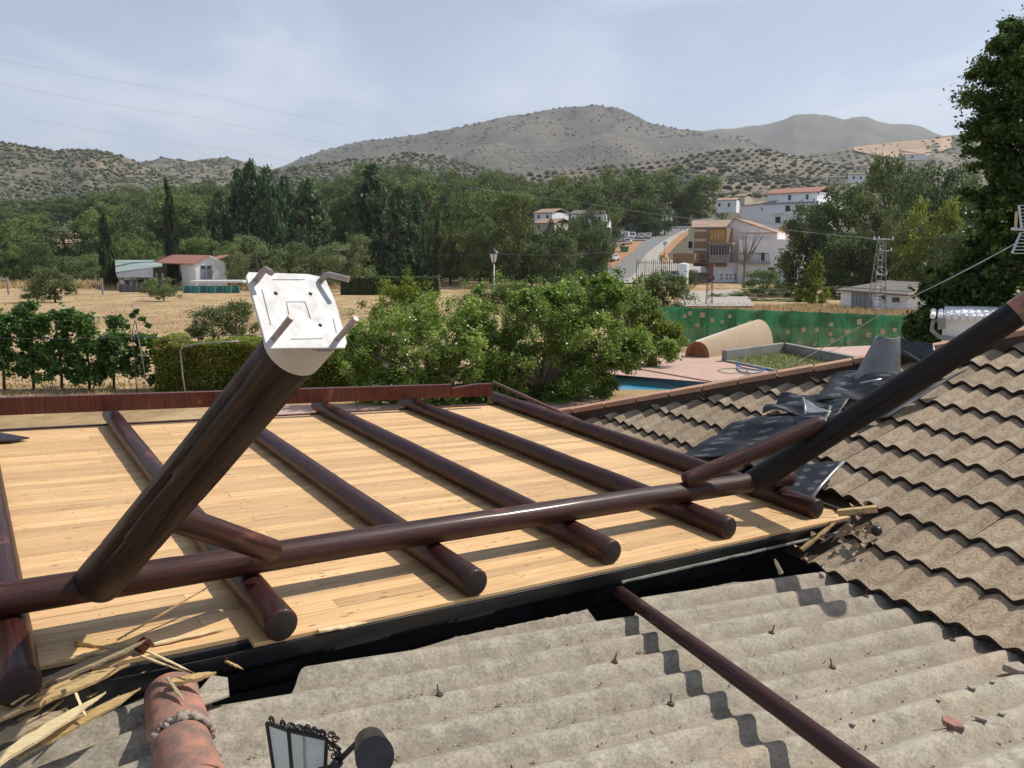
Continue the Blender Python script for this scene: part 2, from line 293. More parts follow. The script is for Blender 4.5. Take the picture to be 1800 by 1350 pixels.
M['plaster'] = plain('beige_plaster', (.56, .44, .30), (.48, .37, .25), 1.6, .95, bs=.3)
M['arch'] = plain('arch_brick', (.36, .15, .075), (.24, .10, .05), 6, .9, bs=.4)
M['patch'] = plain('beige_patch', (.52, .44, .28), (.42, .34, .2), 5, .9, bs=.2)
M['bark'] = plain('tree_bark', (.12, .085, .06), (.07, .05, .038), 8, .95, sc_=(1, 1, .2), bs=.6, bd=.02)
M['greybark'] = plain('grey_bark', (.26, .21, .17), (.18, .14, .11), 8, .95, bs=.4)
M['hose_b'] = plain('blue_hose', (.03, .16, .42), None, 5, .5, bs=0)
M['hose_g'] = plain('green_hose', (.10, .28, .12), None, 5, .5, bs=0)
M['bluebag'] = plain('blue_cover', (.02, .30, .75), None, 5, .5, bs=.2)
M['greyp'] = plain('grey_metal', (.30, .30, .30), (.24, .24, .24), 8, .5, .4, bs=0)
M['rubber'] = plain('tyre_rubber', (.02, .02, .02), None, 5, .8, bs=0)
M['carwhite'] = plain('car_white', (.78, .78, .77), None, 5, .25, bs=0)
M['carsilver'] = plain('car_silver', (.35, .37, .40), None, 5, .25, .5, bs=0)
M['cardark'] = plain('car_grey', (.10, .11, .125), None, 5, .25, .4, bs=0)
M['wire'] = plain('cable_grey', (.10, .10, .11), None, 5, .6, bs=0)
M['cablelight'] = plain('cable_pale', (.42, .45, .44), None, 5, .6, bs=0)
M['redmetal'] = plain('red_lead_steel', (.16, .035, .03), None, 5, .6, bs=0)
M['antenna'] = plain('antenna_aluminium', (.62, .62, .61), None, 5, .4, .6, bs=0)
M['greenbin'] = plain('green_plastic', (.05, .30, .17), None, 5, .5, bs=0)
M['dryleaf'] = plain('dry_leaf', (.38, .27, .16), (.22, .14, .08), 30, .9, bs=.3, rnd=.4)
def mk_leaf(name, dark, mid, light, trans=.25, rough=.55):
    m, n, b = nmat(name); at = n.nodes.new('ShaderNodeAttribute'); at.attribute_name = 'rnd'
    c = ramp(n, at.outputs['Fac'], [(0, dark), (.5, mid), (.93, light), (1, tuple(min(1, x*1.35) for x in light))])
    oi = n.nodes.new('ShaderNodeObjectInfo'); f = mth(n, 'MULTIPLY_ADD', oi.outputs['Random'], .3); f.node.inputs[2].default_value = .86
    gc = n.nodes.new('ShaderNodeCombineColor'); [n.links.new(f, gc.inputs[i]) for i in range(3)]; c = mixc(n, 1.0, c, gc.outputs[0], 'MULTIPLY')
    n.links.new(c, b.inputs['Base Color']); b.inputs['Roughness'].default_value = rough; b.inputs['Specular IOR Level'].default_value = .5
    tr = n.nodes.new('ShaderNodeBsdfTranslucent'); tc_ = mixc(n, .5, c, (.25, .32, .04), 'MIX'); n.links.new(c, tr.inputs['Color'])
    mx = n.nodes.new('ShaderNodeMixShader'); mx.inputs[0].default_value = trans; n.links.new(b.outputs[0], mx.inputs[1]); n.links.new(tr.outputs[0], mx.inputs[2])
    n.links.new(mx.outputs[0], n.nodes['Material Output'].inputs['Surface']); return m
M['l_fruit'] = mk_leaf('fruit_leaf', (0.085, 0.14, 0.025), (0.20, 0.30, 0.055), (0.34, 0.44, 0.11), 0.5, .32)
M['l_yellow'] = mk_leaf('yellowgreen_leaf', (0.091, 0.1375, 0.0144), (0.182, 0.2375, 0.0264), (0.286, 0.3375, 0.048), 0.45)
M['l_vine'] = mk_leaf('vine_leaf', (.05, .11, .025), (.10, .20, .045), (.19, .32, .08), .42, .4)
M['l_hedge'] = mk_leaf('hedge_leaf', (0.13, 0.16, 0.022), (0.26, 0.30, 0.04), (0.36, 0.39, 0.06), 0.4)
M['l_pine'] = mk_leaf('pine_leaf', (.05, .072, .022), (.125, .16, .046), (.22, .265, .08), .32, .8)
M['l_dark'] = mk_leaf('dark_leaf', (.04, .066, .022), (.095, .135, .04), (.16, .205, .065), .32, .7)
M['l_poplar'] = mk_leaf('poplar_leaf', (0.038, 0.0751, 0.029), (0.0761, 0.1334, 0.0493), (0.1522, 0.2252, 0.1015), 0.3, .6)
M['l_green'] = mk_leaf('green_leaf', (0.0759, 0.1181, 0.0297), (0.1435, 0.2025, 0.0475), (0.2194, 0.2869, 0.0743), 0.35, .7)
M['l_grey'] = mk_leaf('greygreen_leaf', (0.0845, 0.119, 0.0368), (0.1449, 0.1917, 0.0644), (0.2173, 0.2645, 0.1012), 0.35, .7)
M['l_walnut'] = mk_leaf('walnut_leaf', (.025, .05, .01), (.055, .105, .018), (.14, .22, .04), .42, .5)
M['l_cypress'] = mk_leaf('cypress_leaf', (0.0156, 0.0286, 0.0104), (0.0364, 0.0546, 0.0182), (0.0715, 0.0975, 0.0325), .15, .8)
M['l_straw'] = mk_leaf('straw', (.30, .21, .10), (.48, .35, .17), (.6, .47, .26), .2, .9)
M['l_olive'] = mk_leaf('olive_leaf', (.055, .062, .035), (.095, .105, .06), (.13, .14, .085), .1, .9)
# ---------------------------------------------------------------- object helpers
def tag(o, label=None, cat=None, group=None, kind=None):
    if label: o['label'] = label
    if cat: o['category'] = cat
    if group: o['group'] = group
    if kind: o['kind'] = kind
    return o
def thing(name, label, cat, loc=(0, 0, 0), group=None):
    o = bpy.data.objects.new(name, None); col.objects.link(o); o.location = loc; o.empty_display_size = .1
    return tag(o, label, cat, group)
class MB:
    def __init__(s): s.v = []; s.f = []; s.m = []; s.uv = None
    def add(s, vs, fs, mi=0):
        k = len(s.v); s.v += [Vector(q) for q in vs]; s.f += [tuple(i+k for i in f) for f in fs]; s.m += [mi]*len(fs); return s
    def box(s, c, ax, ay, az_, mi=0):             # centre and three half-extent vectors
        c = Vector(c); ax = Vector(ax); ay = Vector(ay); az_ = Vector(az_)
        vs = [c+ax*i+ay*j+az_*k for k in (-1, 1) for j in (-1, 1) for i in (-1, 1)]
        return s.add(vs, [(0, 2, 3, 1), (4, 5, 7, 6), (0, 1, 5, 4), (2, 6, 7, 3), (0, 4, 6, 2), (1, 3, 7, 5)], mi)
    def abox(s, x0, x1, y0, y1, z0, z1, mi=0): return s.box(((x0+x1)/2, (y0+y1)/2, (z0+z1)/2), ((x1-x0)/2, 0, 0), (0, (y1-y0)/2, 0), (0, 0, (z1-z0)/2), mi)
    def tube(s, pts, r, n=8, cap=True, mi=0, capmi=None):
        pts = [Vector(p) for p in pts]; rs = r if isinstance(r, (list, tuple)) else [r]*len(pts)
        t0 = (pts[1]-pts[0]).normalized(); up = Vector((0, 0, 1)) if abs(t0.z) < .9 else Vector((1, 0, 0)); a = t0.cross(up).normalized()
        k = len(s.v)
        for i, p in enumerate(pts):
            t = (pts[min(i+1, len(pts)-1)]-pts[max(i-1, 0)]).normalized(); a = (a-t*a.dot(t)).normalized(); b = t.cross(a)
            for j in range(n): q = 2*math.pi*j/n; s.v.append(p+(a*math.cos(q)+b*math.sin(q))*rs[i])
        for i in range(len(pts)-1):
            for j in range(n): s.f.append((k+i*n+j, k+i*n+(j+1) % n, k+(i+1)*n+(j+1) % n, k+(i+1)*n+j)); s.m.append(mi)
        if cap:
            c = mi if capmi is None else capmi
            s.f.append(tuple(k+j for j in range(n))[::-1]); s.m.append(c); e = k+(len(pts)-1)*n; s.f.append(tuple(e+j for j in range(n))); s.m.append(c)
        return s
    def prism(s, poly, d, mi=0):                  # polygon (list of points) extruded by vector d
        n = len(poly); d = Vector(d); vs = [Vector(p) for p in poly]+[Vector(p)+d for p in poly]
        return s.add(vs, [tuple(range(n))[::-1], tuple(range(n, 2*n))]+[(i, (i+1) % n, n+(i+1) % n, n+i) for i in range(n)], mi)
    def ball(s, c, r, seg=8, rings=5, sq=(1, 1, 1), mi=0, jit=0, rng=random):
        c = Vector(c); vs = [c+Vector((0, 0, -r*sq[2]))]
        for i in range(1, rings):
            a = math.pi*i/rings
            for j in range(seg):
                q = 2*math.pi*j/seg; k = 1+jit*(rng.random()-.5); vs.append(c+Vector((math.sin(a)*math.cos(q)*sq[0], math.sin(a)*math.sin(q)*sq[1], -math.cos(a)*sq[2]))*r*k)
        vs.append(c+Vector((0, 0, r*sq[2]))); fs = []
        for j in range(seg): fs.append((0, 1+(j+1) % seg, 1+j)); e = 1+(rings-2)*seg; fs.append((e+j, e+(j+1) % seg, len(vs)-1))
        for i in range(rings-2):
            for j in range(seg): fs.append((1+i*seg+j, 1+i*seg+(j+1) % seg, 1+(i+1)*seg+(j+1) % seg, 1+(i+1)*seg+j))
        return s.add(vs, fs, mi)
    def build(s, name, mats, parent=None, loc=None, smooth=False, kind=None, label=None, cat=None, group=None, angle=None):
        me = bpy.data.meshes.new(name)
        pl = Vector((0, 0, 0)); q = parent
        while q is not None: pl += q.location; q = q.parent
        if loc is None:
            if parent is not None: loc = pl
            else:
                xs = [p.x for p in s.v]; ys = [p.y for p in s.v]; loc = Vector(((min(xs)+max(xs))/2, (min(ys)+max(ys))/2, min(p.z for p in s.v)))
        loc = Vector(loc)
        me.from_pydata([tuple(p-loc) for p in s.v], [], s.f)
        for mt in (mats if isinstance(mats, (list, tuple)) else [mats]): me.materials.append(M[mt] if isinstance(mt, str) else mt)
        if getattr(s, 'tr', False):
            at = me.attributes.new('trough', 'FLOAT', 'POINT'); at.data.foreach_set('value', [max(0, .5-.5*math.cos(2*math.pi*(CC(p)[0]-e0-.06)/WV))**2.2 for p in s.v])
        if any(s.m): me.polygons.foreach_set('material_index', s.m)
        if s.uv:
            ul = me.uv_layers.new(name='uv')
            for lp in me.loops: ul.data[lp.index].uv = s.uv[lp.vertex_index]
        if smooth:
            me.polygons.foreach_set('use_smooth', [True]*len(me.polygons))
            if angle: me.set_sharp_from_angle(angle=R_(angle))
        me.update()
        o = bpy.data.objects.new(name, me); col.objects.link(o)
        if parent is not None: o.parent = parent; o.location = loc-pl
        else: o.location = loc
        return tag(o, label, cat, group, kind)
def frame_obj(name, me, parent, X, Y, Z, loc):       # object whose local axes are X, Y, Z
    o = bpy.data.objects.new(name, me); col.objects.link(o)
    mt = Matrix((X, Y, Z)).transposed().to_4x4(); mt.translation = Vector(loc)-(parent.matrix_basis.translation if parent else Vector())
    o.parent = parent; o.matrix_basis = mt; return o
def grid_mb(P, nu, nv, uvs=None, thick=0, tn=None):
    mb = MB(); mb.v = [Vector(P(i/(nu-1), j/(nv-1))) for j in range(nv) for i in range(nu)]
    if uvs: mb.uv = [uvs(i/(nu-1), j/(nv-1)) for j in range(nv) for i in range(nu)]
    mb.f = [(j*nu+i, j*nu+i+1, (j+1)*nu+i+1, (j+1)*nu+i) for j in range(nv-1) for i in range(nu-1)]; mb.m = [0]*len(mb.f)
    if thick:
        k = len(mb.v); mb.v += [p-tn*thick for p in mb.v]; mb.f += [tuple(q+k for q in f)[::-1] for f in mb.f[:]]
        if mb.uv: mb.uv = mb.uv*2
        ring = [i for i in range(nu)]+[j*nu+nu-1 for j in range(1, nv)]+[(nv-1)*nu+i for i in range(nu-2, -1, -1)]+[j*nu for j in range(nv-2, 0, -1)]
        for a, b in zip(ring, ring[1:]+ring[:1]): mb.f.append((b, a, a+k, b+k))
        mb.m = [0]*len(mb.f)
    return mb
# a round log from a to b with knots, slight bend, drying cracks and bevelled ends
def log(name, a, b, r0, r1, mats, parent, seed=0, crack=None, bend=.01, segs=28):
    a = Vector(a); b = Vector(b); L = (b-a).length; Z = (b-a).normalized(); X = Z.cross(Vector((.13, .21, .97))).normalized(); Y = Z.cross(X)
    rng = random.Random(seed); n = max(8, int(L/.045)); vs = []; fs = []; mi = []
    rows = [(0, .80), (0.004, .93), (.012, 1)]+[(.012+(L-.024)*i/n, 1) for i in range(1, n)]+[(L-.012, 1), (L-.004, .93), (L, .80)]
    cr = crack or []
    for z, k in rows:
        t = z/L; cx = bend*math.sin(math.pi*t)*math.cos(seed); cy = bend*math.sin(math.pi*t)*math.sin(seed)
        for j in range(segs):
            q = 2*math.pi*j/segs; r = (r0+(r1-r0)*t)*k
            r *= 1+.035*noise.noise(Vector((math.cos(q)*.9+seed, math.sin(q)*.9, z*2.2)))+.012*noise.noise(Vector((math.cos(q)*5, math.sin(q)*5+seed, z*9)))
            for (qa, z0, z1, wd) in cr:
                qq = qa+.22*math.sin(z*1.7+seed); dq = abs((q-qq+math.pi) % (2*math.pi)-math.pi)
                if z0 < z < z1 and dq < wd*.5+math.pi/segs: r *= 1-.13*min(1, (z-z0)*6, (z1-z)*6)
            vs.append((cx+r*math.cos(q), cy+r*math.sin(q), z))
    for i in range(len(rows)-1):
        for j in range(segs):
            fs.append((i*segs+j, i*segs+(j+1) % segs, (i+1)*segs+(j+1) % segs, (i+1)*segs+j)); mi.append(0)
    fs.append(tuple(range(segs))[::-1]); mi.append(1); e = (len(rows)-1)*segs; fs.append(tuple(e+j for j in range(segs))); mi.append(1)
    for ci, (qa, z0, z1, wd) in enumerate(cr):
        z1 = min(z1, L-.03); nn = max(6, int((z1-z0)/.05)); k0 = len(vs)
        for i in range(nn+1):
            z = z0+(z1-z0)*i/nn; t = z/L; qq = qa+.22*math.sin(z*1.7+seed)+.05*noise.noise(Vector((z*7, seed, ci))); r = (r0+(r1-r0)*t)*(1+.035*noise.noise(Vector((math.cos(qq)*.9+seed, math.sin(qq)*.9, z*2.2))))
            hw = .0048*min(1, (z-z0)*5+.05, (z1-z)*5+.05)*(.6+.8*abs(noise.noise(Vector((z*5, ci, seed))))+.3)/r; cx = bend*math.sin(math.pi*t)*math.cos(seed); cy = bend*math.sin(math.pi*t)*math.sin(seed)
            rim = r*(1-.10*min(1, max(0, (z-z0)*6), max(0, (z1-z)*6)))+.0022
            for a_, rr in ((qq-hw, rim), (qq, rim+.0012), (qq+hw, rim)): vs.append((cx+rr*math.cos(a_), cy+rr*math.sin(a_), z))
        for i in range(nn):
            for j in (0, 1): fs.append((k0+i*3+j, k0+i*3+j+1, k0+i*3+j+4, k0+i*3+j+3)); mi.append(2)
    me = bpy.data.meshes.new(name); me.from_pydata(vs, [], fs)
    for q in tuple(mats)+('crack',): me.materials.append(M[q])
    me.polygons.foreach_set('material_index', mi); me.polygons.foreach_set('use_smooth', [f == 0 for f in mi]); me.set_sharp_from_angle(angle=R_(50)); me.update()
    return frame_obj(name, me, parent, X, Y, Z, a)
def near_axis(a, d, x, y):                           # point of the line a+t*d nearest to the sight line through a pixel
    q = ray(x, y).normalized(); w0 = a; bq = d.dot(q); t = (bq*w0.dot(q)-w0.dot(d))/(1-bq*bq); return a+d*t

# ================================================================ the house roof below the wreck
rng = random.Random(4)
# ---- tiled slope with single tiles; two barrels each
def tile_mesh():
    mb = MB(); n = 16; W = 2*BAR; L = .42
    def prof(t): # across, 0..1 -> height: round barrels with narrow flat valleys
        a = (t*2) % 1.0; return .044*(.5-.5*math.cos(2*math.pi*a))**.80
    top = [[(W*i/n, L*j/3, prof(i/n)+.042*(1-j/3)) for i in range(n+1)] for j in range(4)]
    vs = [p for row in top for p in row]; k = len(vs); vs += [(x, y, z-.030) for (x, y, z) in top[0]]; fs = []; N = n+1
    for j in range(3):
        for i in range(n): fs.append((j*N+i, j*N+i+1, (j+1)*N+i+1, (j+1)*N+i))
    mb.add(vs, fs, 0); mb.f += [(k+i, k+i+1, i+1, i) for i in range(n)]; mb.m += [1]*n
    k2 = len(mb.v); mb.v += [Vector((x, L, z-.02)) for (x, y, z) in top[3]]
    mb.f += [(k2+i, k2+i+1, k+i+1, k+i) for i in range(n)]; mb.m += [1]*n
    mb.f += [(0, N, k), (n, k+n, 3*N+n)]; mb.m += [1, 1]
    me = bpy.data.meshes.new('roof_tile'); me.from_pydata([tuple(v) for v in mb.v], [], mb.f); me.materials.append(M['tile']); me.materials.append(M['tileend_shade'])
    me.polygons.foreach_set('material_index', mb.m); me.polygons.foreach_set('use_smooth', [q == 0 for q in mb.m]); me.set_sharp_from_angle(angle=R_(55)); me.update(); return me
TM = [tile_mesh()]
for k in range(2):
    m2 = TM[0].copy()
    for v in m2.vertices: v.co.z += .002*noise.noise(Vector((v.co.x*9+k*7, v.co.y*7, 0)))
    TM.append(m2)
V0 = (-20.9, -3.05); V1 = (-6.0, 3.1); V2 = (6.5, 8.2)   # the oblique verge in tile coordinates
def verge_j(i):
    return V0[1]+(V1[1]-V0[1])*(i-V0[0])/(V1[0]-V0[0]) if i < V1[0] else V1[1]+(V2[1]-V1[1])*(i-V1[0])/(V2[0]-V1[0])
roof = thing('tiled_roof', 'brown cement tile roof slope on the right with scalloped courses and a brick verge', 'roof', T3(0, 0))
deckrim = D3(-.0, 0)
for j in range(-4, 8):
    i0 = -24
    while i0 < 16:
        ii = i0
        if verge_j(ii+1.6) > j+.45 and len([1]) :
            P = T3(ii-.5, j, 0); P2 = T3(ii+.5, j+.4)
            b_, r_, h_ = DC(P2)
            q = P2; depth = q.y*cP-q.z*sP; sx = 900+F*q.x/depth
            hidden = (b_ < .35 and r_ > -.1) or sx > 2150
            if not hidden:
                mt = Matrix.Rotation(rng.uniform(-.014, .014), 3, TN)
                frame_obj('roof_tile', rng.choice(TM), roof, mt@TE, mt@TU, TN, T3(ii-.5+rng.uniform(-.02, .02), j+rng.uniform(-.03, .03), rng.uniform(-.003, .004)-.055))
        i0 += 2
# verge capping bricks laid in line on a dark mortar strip
def verge_line(n0, n1, A, B_, hh):
    a = T3(*A, hh); b = T3(*B_, hh); d = (b-a); L = d.length; d.normalize(); side = Vector((-d.y, d.x, 0)).normalized(); up = side.cross(d); up = up if up.z > 0 else -up
    wl = MB(); k = 24
    for t in range(k):
        p0 = a+d*(L*t/k); p1 = a+d*(L*(t+1)/k); th = .055+.012*rng.random()
        wl.box((p0+p1)/2-up*.085, d*(L/k/2), side*th, up*.085)
    wl.build('mortar_strip', 'darkmortar', roof)
    s = 0; bl = .37
    while s < L-.05:
        l = min(bl*rng.uniform(.94, 1.04), L-s); c = a+d*(s+l/2)+up*(.026+rng.uniform(-.003, .004))
        mb = MB(); mb.box((0, 0, 0), (l/2-.007, 0, 0), (0, .085, 0), (0, 0, .026))
        me = bpy.data.meshes.new('verge_brick'); me.from_pydata([tuple(v) for v in mb.v], [], mb.f); me.materials.append(M['brick'])
        rt = Matrix.Rotation(rng.uniform(-.02, .02), 3, up); o = frame_obj('verge_brick', me, roof, rt@d, rt@side, up, c)
        bv = o.modifiers.new('bevel', 'BEVEL'); bv.width = .006; bv.segments = 2
        s += l
    return a, b
va, vb = verge_line(0, 8, V0, V1, .06); vb, vc = verge_line(0, 8, V1, V2, .06)
gab = MB()
for p, q in ((va, vb), (vb, vc)):
    d = (q-p); sd_ = Vector((-d.y, d.x, 0)).normalized()*.05
    gab.add([p-sd_*1-Vector((0, 0, .1)), q-sd_*1-Vector((0, 0, .1)), q+sd_-Vector((0, 0, .1)), p+sd_-Vector((0, 0, .1)), Vector((p.x, p.y, -4.4))-sd_, Vector((q.x, q.y, -4.4))-sd_, Vector((q.x, q.y, -4.4))+sd_, Vector((p.x, p.y, -4.4))+sd_], [(3, 2, 1, 0), (4, 5, 6, 7), (0, 1, 5, 4), (1, 2, 6, 5), (2, 3, 7, 6), (3, 0, 4, 7)])
gab.build('gable_wall', 'white', roof)
# felt and boards under the tiles (seen only in the gaps)
ub = MB(); ub.add([T3(-23, -3.8, -.085), T3(16, -3.8, -.085), T3(16, 11, -.075), T3(6.5, 8.0, -.075), T3(-6, 3.0, -.075), T3(-21, -3.1, -.075)], [(0, 1, 2, 3, 4, 5)]); ub.build('roof_underlay', 'darkmortar', roof)
# ---- corrugated slope, sheets six waves wide
corr = thing('corrugated_roof', 'weathered grey corrugated cement roof in the foreground rising to the clay ridge', 'roof', C3(1, -2))
WV = .198; e0 = .27
def sheet(e_a, waves, v_a, v_b, cut=None, lift=0, nv=26):
    nu = waves*10+1
    def P(s, t):
        e = e_a+waves*WV*s; v = v_a+(v_b-v_a)*t
        if cut: e = max(e, cut(v)) if cut.__name__ == 'lo' else e
        z = .025*math.cos(2*math.pi*(e-e0-.06)/WV)
        z += .003*noise.noise(Vector((e*3, v*3, 2)))+lift
        return C3(e, v, z)
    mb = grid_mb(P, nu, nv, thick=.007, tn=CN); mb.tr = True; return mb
# broken upper edge of the sheets, following the torn line in the photograph
edge_px = [(312, 1258), (340, 1246), (402, 1228), (500, 1212), (512, 1203), (528, 1180), (545, 1164), (640, 1146), (800, 1110), (1000, 1076), (1035, 1070), (1040, 1080), (1095, 1076), (1103, 1092), (1130, 1045), (1200, 1028), (1290, 1013), (1345, 1009), (1400, 1004), (1420, 1008)]
edge = [CC(CR(x, y, .02)) for x, y in edge_px]
vr = edge[0][1]
def lo(v):
    for (a, b) in zip(edge, edge[1:]):
        if min(a[1], b[1]) <= v <= max(a[1], b[1]) and abs(a[1]-b[1]) > 1e-5:
            t = (v-a[1])/(b[1]-a[1]); return a[0]+(b[0]-a[0])*t+.006*noise.noise(Vector((v*30, 0, 0)))
    return edge[-1][0] if v > edge[-1][1] else edge[0][0]
VR = -4.02
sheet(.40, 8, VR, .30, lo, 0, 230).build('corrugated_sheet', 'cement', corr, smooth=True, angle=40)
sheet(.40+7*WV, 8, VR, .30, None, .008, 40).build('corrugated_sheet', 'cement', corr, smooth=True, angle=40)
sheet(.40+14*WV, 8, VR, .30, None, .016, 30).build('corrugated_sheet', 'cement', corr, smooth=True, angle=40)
# far side of the ridge, falling to the left
cl = R_(9); CL = (-Vector((.88322, .46896, 0))*math.cos(cl)-Vector((0, 0, math.sin(cl)))).normalized(); RG = C3(0, VR)
def Pl(s, t):
    e = .25+14*WV*s; v = 2.4*t; return RG+TE*e+CL*v+CN*(.0255*math.cos(2*math.pi*(e-e0-.06)/WV)-.01)
grid_mb(Pl, 141, 14, thick=.007, tn=CN).build('corrugated_sheet', 'cement', corr, smooth=True, angle=40)
# clay ridge tiles bedded in mortar
def ridge_tile(e_a, e_b, r, v=VR+.03, lift=0, dv=0):
    nu, nv = 17, 8
    def P(s, t):
        a = math.pi*(s*1.14-.07); rr = r*(1+.06*(1-t)*0+.10*t); e = e_a+(e_b-e_a)*t
        return C3(e, v+dv*t-rr*math.cos(a), lift+.02+rr*math.sin(a)*.92+.0035*noise.noise(Vector((s*4, e*9, 3))))
    return grid_mb(P, nu, nv, thick=.014, tn=CN)
er = [CC(CR(265, 1183, .12))[0], CC(CR(268, 1250, .14))[0], CC(CR(290, 1335, .14))[0]]
ll = er[2]-er[1]
ridge_tile(er[0], er[1]+.02, .100).build('ridge_tile', 'clay', corr, smooth=True, angle=40)
ridge_tile(er[1]+.045, er[2]+.03, .098, dv=.01).build('ridge_tile', 'clay', corr, smooth=True, angle=40)
ridge_tile(er[2]-.01, er[2]+ll, .100, v=VR+.03, lift=.006).build('ridge_tile', 'clay', corr, smooth=True, angle=40)
ridge_tile(er[2]+ll+.02, er[2]+2*ll, .098).build('ridge_tile', 'clay', corr, smooth=True, angle=40)
for k, e_ in enumerate((er[1]+.025, er[2]+ll)):
    mb = MB()
    for q in range(26):
        a = math.pi*(q/25*1.1-.05); c = C3(e_+rng.uniform(-.008, .008), VR+.035-.098*math.cos(a), .02+.094*math.sin(a)); mb.ball(c, rng.uniform(.010, .021), 6, 4, jit=.8, rng=rng)
    mb.build('mortar_collar', 'mortar', corr, smooth=True)
mb = MB()
for k in range(70):
    e_ = er[0]+.06+k*.035
    for sgn in (1,): mb.ball(C3(e_, VR+.03+sgn*.112, -.006+rng.uniform(0, .012)), rng.uniform(.012, .030), 6, 4, (1, 1.4, .6), jit=.7, rng=rng)
mb.build('mortar_bedding', 'mortar', corr, smooth=True)
# attic floor and walls that close the house under the roofs
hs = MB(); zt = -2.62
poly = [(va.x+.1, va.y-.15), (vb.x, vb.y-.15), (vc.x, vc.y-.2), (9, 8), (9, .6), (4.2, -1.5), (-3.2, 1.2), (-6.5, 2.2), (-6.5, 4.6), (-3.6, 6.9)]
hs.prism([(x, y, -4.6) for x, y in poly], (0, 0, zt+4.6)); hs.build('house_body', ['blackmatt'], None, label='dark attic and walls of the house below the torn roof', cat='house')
# dark felt curtains hanging in the gap between deck and sheets
def strip(name, pa, pb, ha, hb, out, mat, label, wob=.02, n=60, rows=5, seed=0, group=None, cat='roofing felt'):
    rg = random.Random(seed)
    def P(s, t):
        a = pa.lerp(pb, s); w_ = wob*noise.noise(Vector((s*14+seed, t*2, seed)))*(.3+t)
        return a+NV*(ha+(hb-ha)*t+w_*.6)-RV*(out*t+w_)
    return grid_mb(P, n, rows, thick=.003, tn=NV).build(name, mat, None, label=label, cat=cat, smooth=True, group=group)
# ---- nails through the corrugated sheets
for (x, y, w_) in [(367, 1283, 'beside the lantern'), (763, 1209, 'left of the middle of the sheets'), (875, 1340, 'at the bottom edge right of the spotlight'), (1067, 1153, 'just left of the fallen pole'), (1340, 1103, 'right of the top of the fallen pole'), (1205, 1258, 'in the shadow line left of the pole'), (1493, 1190, 'on the right half of the sheets'), (1700, 1137, 'near the right tile edge'), (1700, 1305, 'below the clay fragment'), (1541, 1057, 'at the valley under the tiles')]:
    e_, v_ = CC(CR(x, y, .025)); e_ = e0+.06+WV*round((e_-e0-.06)/WV); p = C3(e_, min(v_, .12), .027+.0); mb = MB(); tl = Vector((rng.uniform(-.3, .3), rng.uniform(-.2, .2), 1)).normalized()
    mb.tube([p-CN*.02, p+tl*.045], [.0035, .003], 6); mb.tube([p-CN*.002, p+CN*.004, p+CN*.006], [.016, .015, .006], 10)
    mb.build('roofing_nail', 'rust', None, label='rusty roofing nail standing up %s' % w_, cat='nail', group='nails in the corrugated sheets')

# ================================================================ the overturned pergola
pg = thing('pergola', 'overturned pergola of dark varnished logs with a boarded pine roof lying on the house', 'pergola', D3(-2, 2))
# boards, 9.5 cm, two or three lengths per row
far_r = DC(DK(600, 727))[1]; bw = .1*.875
nb = int((far_r+.03)/bw)+1
me_cache = {}
def board_mesh(L, seed):
    k = (round(L, 2), seed % 3)
    if k in me_cache: return me_cache[k]
    mb = MB(); h = .010; w2 = bw/2-.0018; c = .0018; n = 2
    sec = [(-w2, -h), (w2, -h), (w2, h-c), (w2-c, h), (-w2+c, h), (-w2, h-c)]
    vs = [(x, y, z) for x in (0, L) for y, z in sec]; m_ = len(sec)
    fs = [tuple(range(m_))[::-1], tuple(range(m_, 2*m_))]+[(i, (i+1) % m_, m_+(i+1) % m_, m_+i) for i in range(m_)]
    me = bpy.data.meshes.new('board'); me.from_pydata(vs, [], fs); me.materials.append(M['board']); me.update(); me_cache[k] = me; return me
bL, bR = -6.4, .50
notch = {0: [(-6.4, -5.35)], 1: []}
for k in range(nb):
    r = .5*bw+k*bw-.02
    cuts = [bL, [-4.1, -2.9, -3.5][k % 3], [-1.6, -1.0, -2.0][(k*2) % 3], bR]
    if k == 0: cuts = [-3.95, -2.9, -1.2, bR-.06]
    if k == 1: cuts = [-4.55, -2.5, -.9, bR-.03]
    if k == 2: cuts = [-4.9, -3.5, -1.0, bR-.01]
    for a, b_ in zip(cuts, cuts[1:]):
        me = board_mesh(b_-a-.002, k); z = rng.uniform(-.0012, .0012)-.010
        frame_obj('board', me, pg, BV, RV, BV.cross(RV), D3(a, r, z))
mb = MB()
for k in range(1, nb):
    for b0 in [fr_ for fr_ in (-5.48, -4.36, -3.28, -2.10, -.92)]:
        for s in (-.035, .035):
            if rng.random() < .8: c = D3(b0*.875+.35+s+rng.uniform(-.02, .02), k*bw+rng.uniform(-.01, .01), .0004); mb.tube([c, c+NV*.0014], .0028, 5)
mb.build('board_nails', 'rust', pg, kind='stuff')
# dark felt skin under the boards and its lip at the far edge
mb = MB(); mb.box(D3((bL+bR)/2, far_r/2+.02, -.034), BV*(bR-bL)/2, RV*(far_r/2-.02), NV*.012); mb.build('felt_layer', 'black', pg)
mb = MB(); mb.box(D3((bL+bR)/2, far_r+.035, -.01), BV*(bR-bL)/2, RV*.018, NV*.022); mb.build('edge_batten', 'fascia', pg)
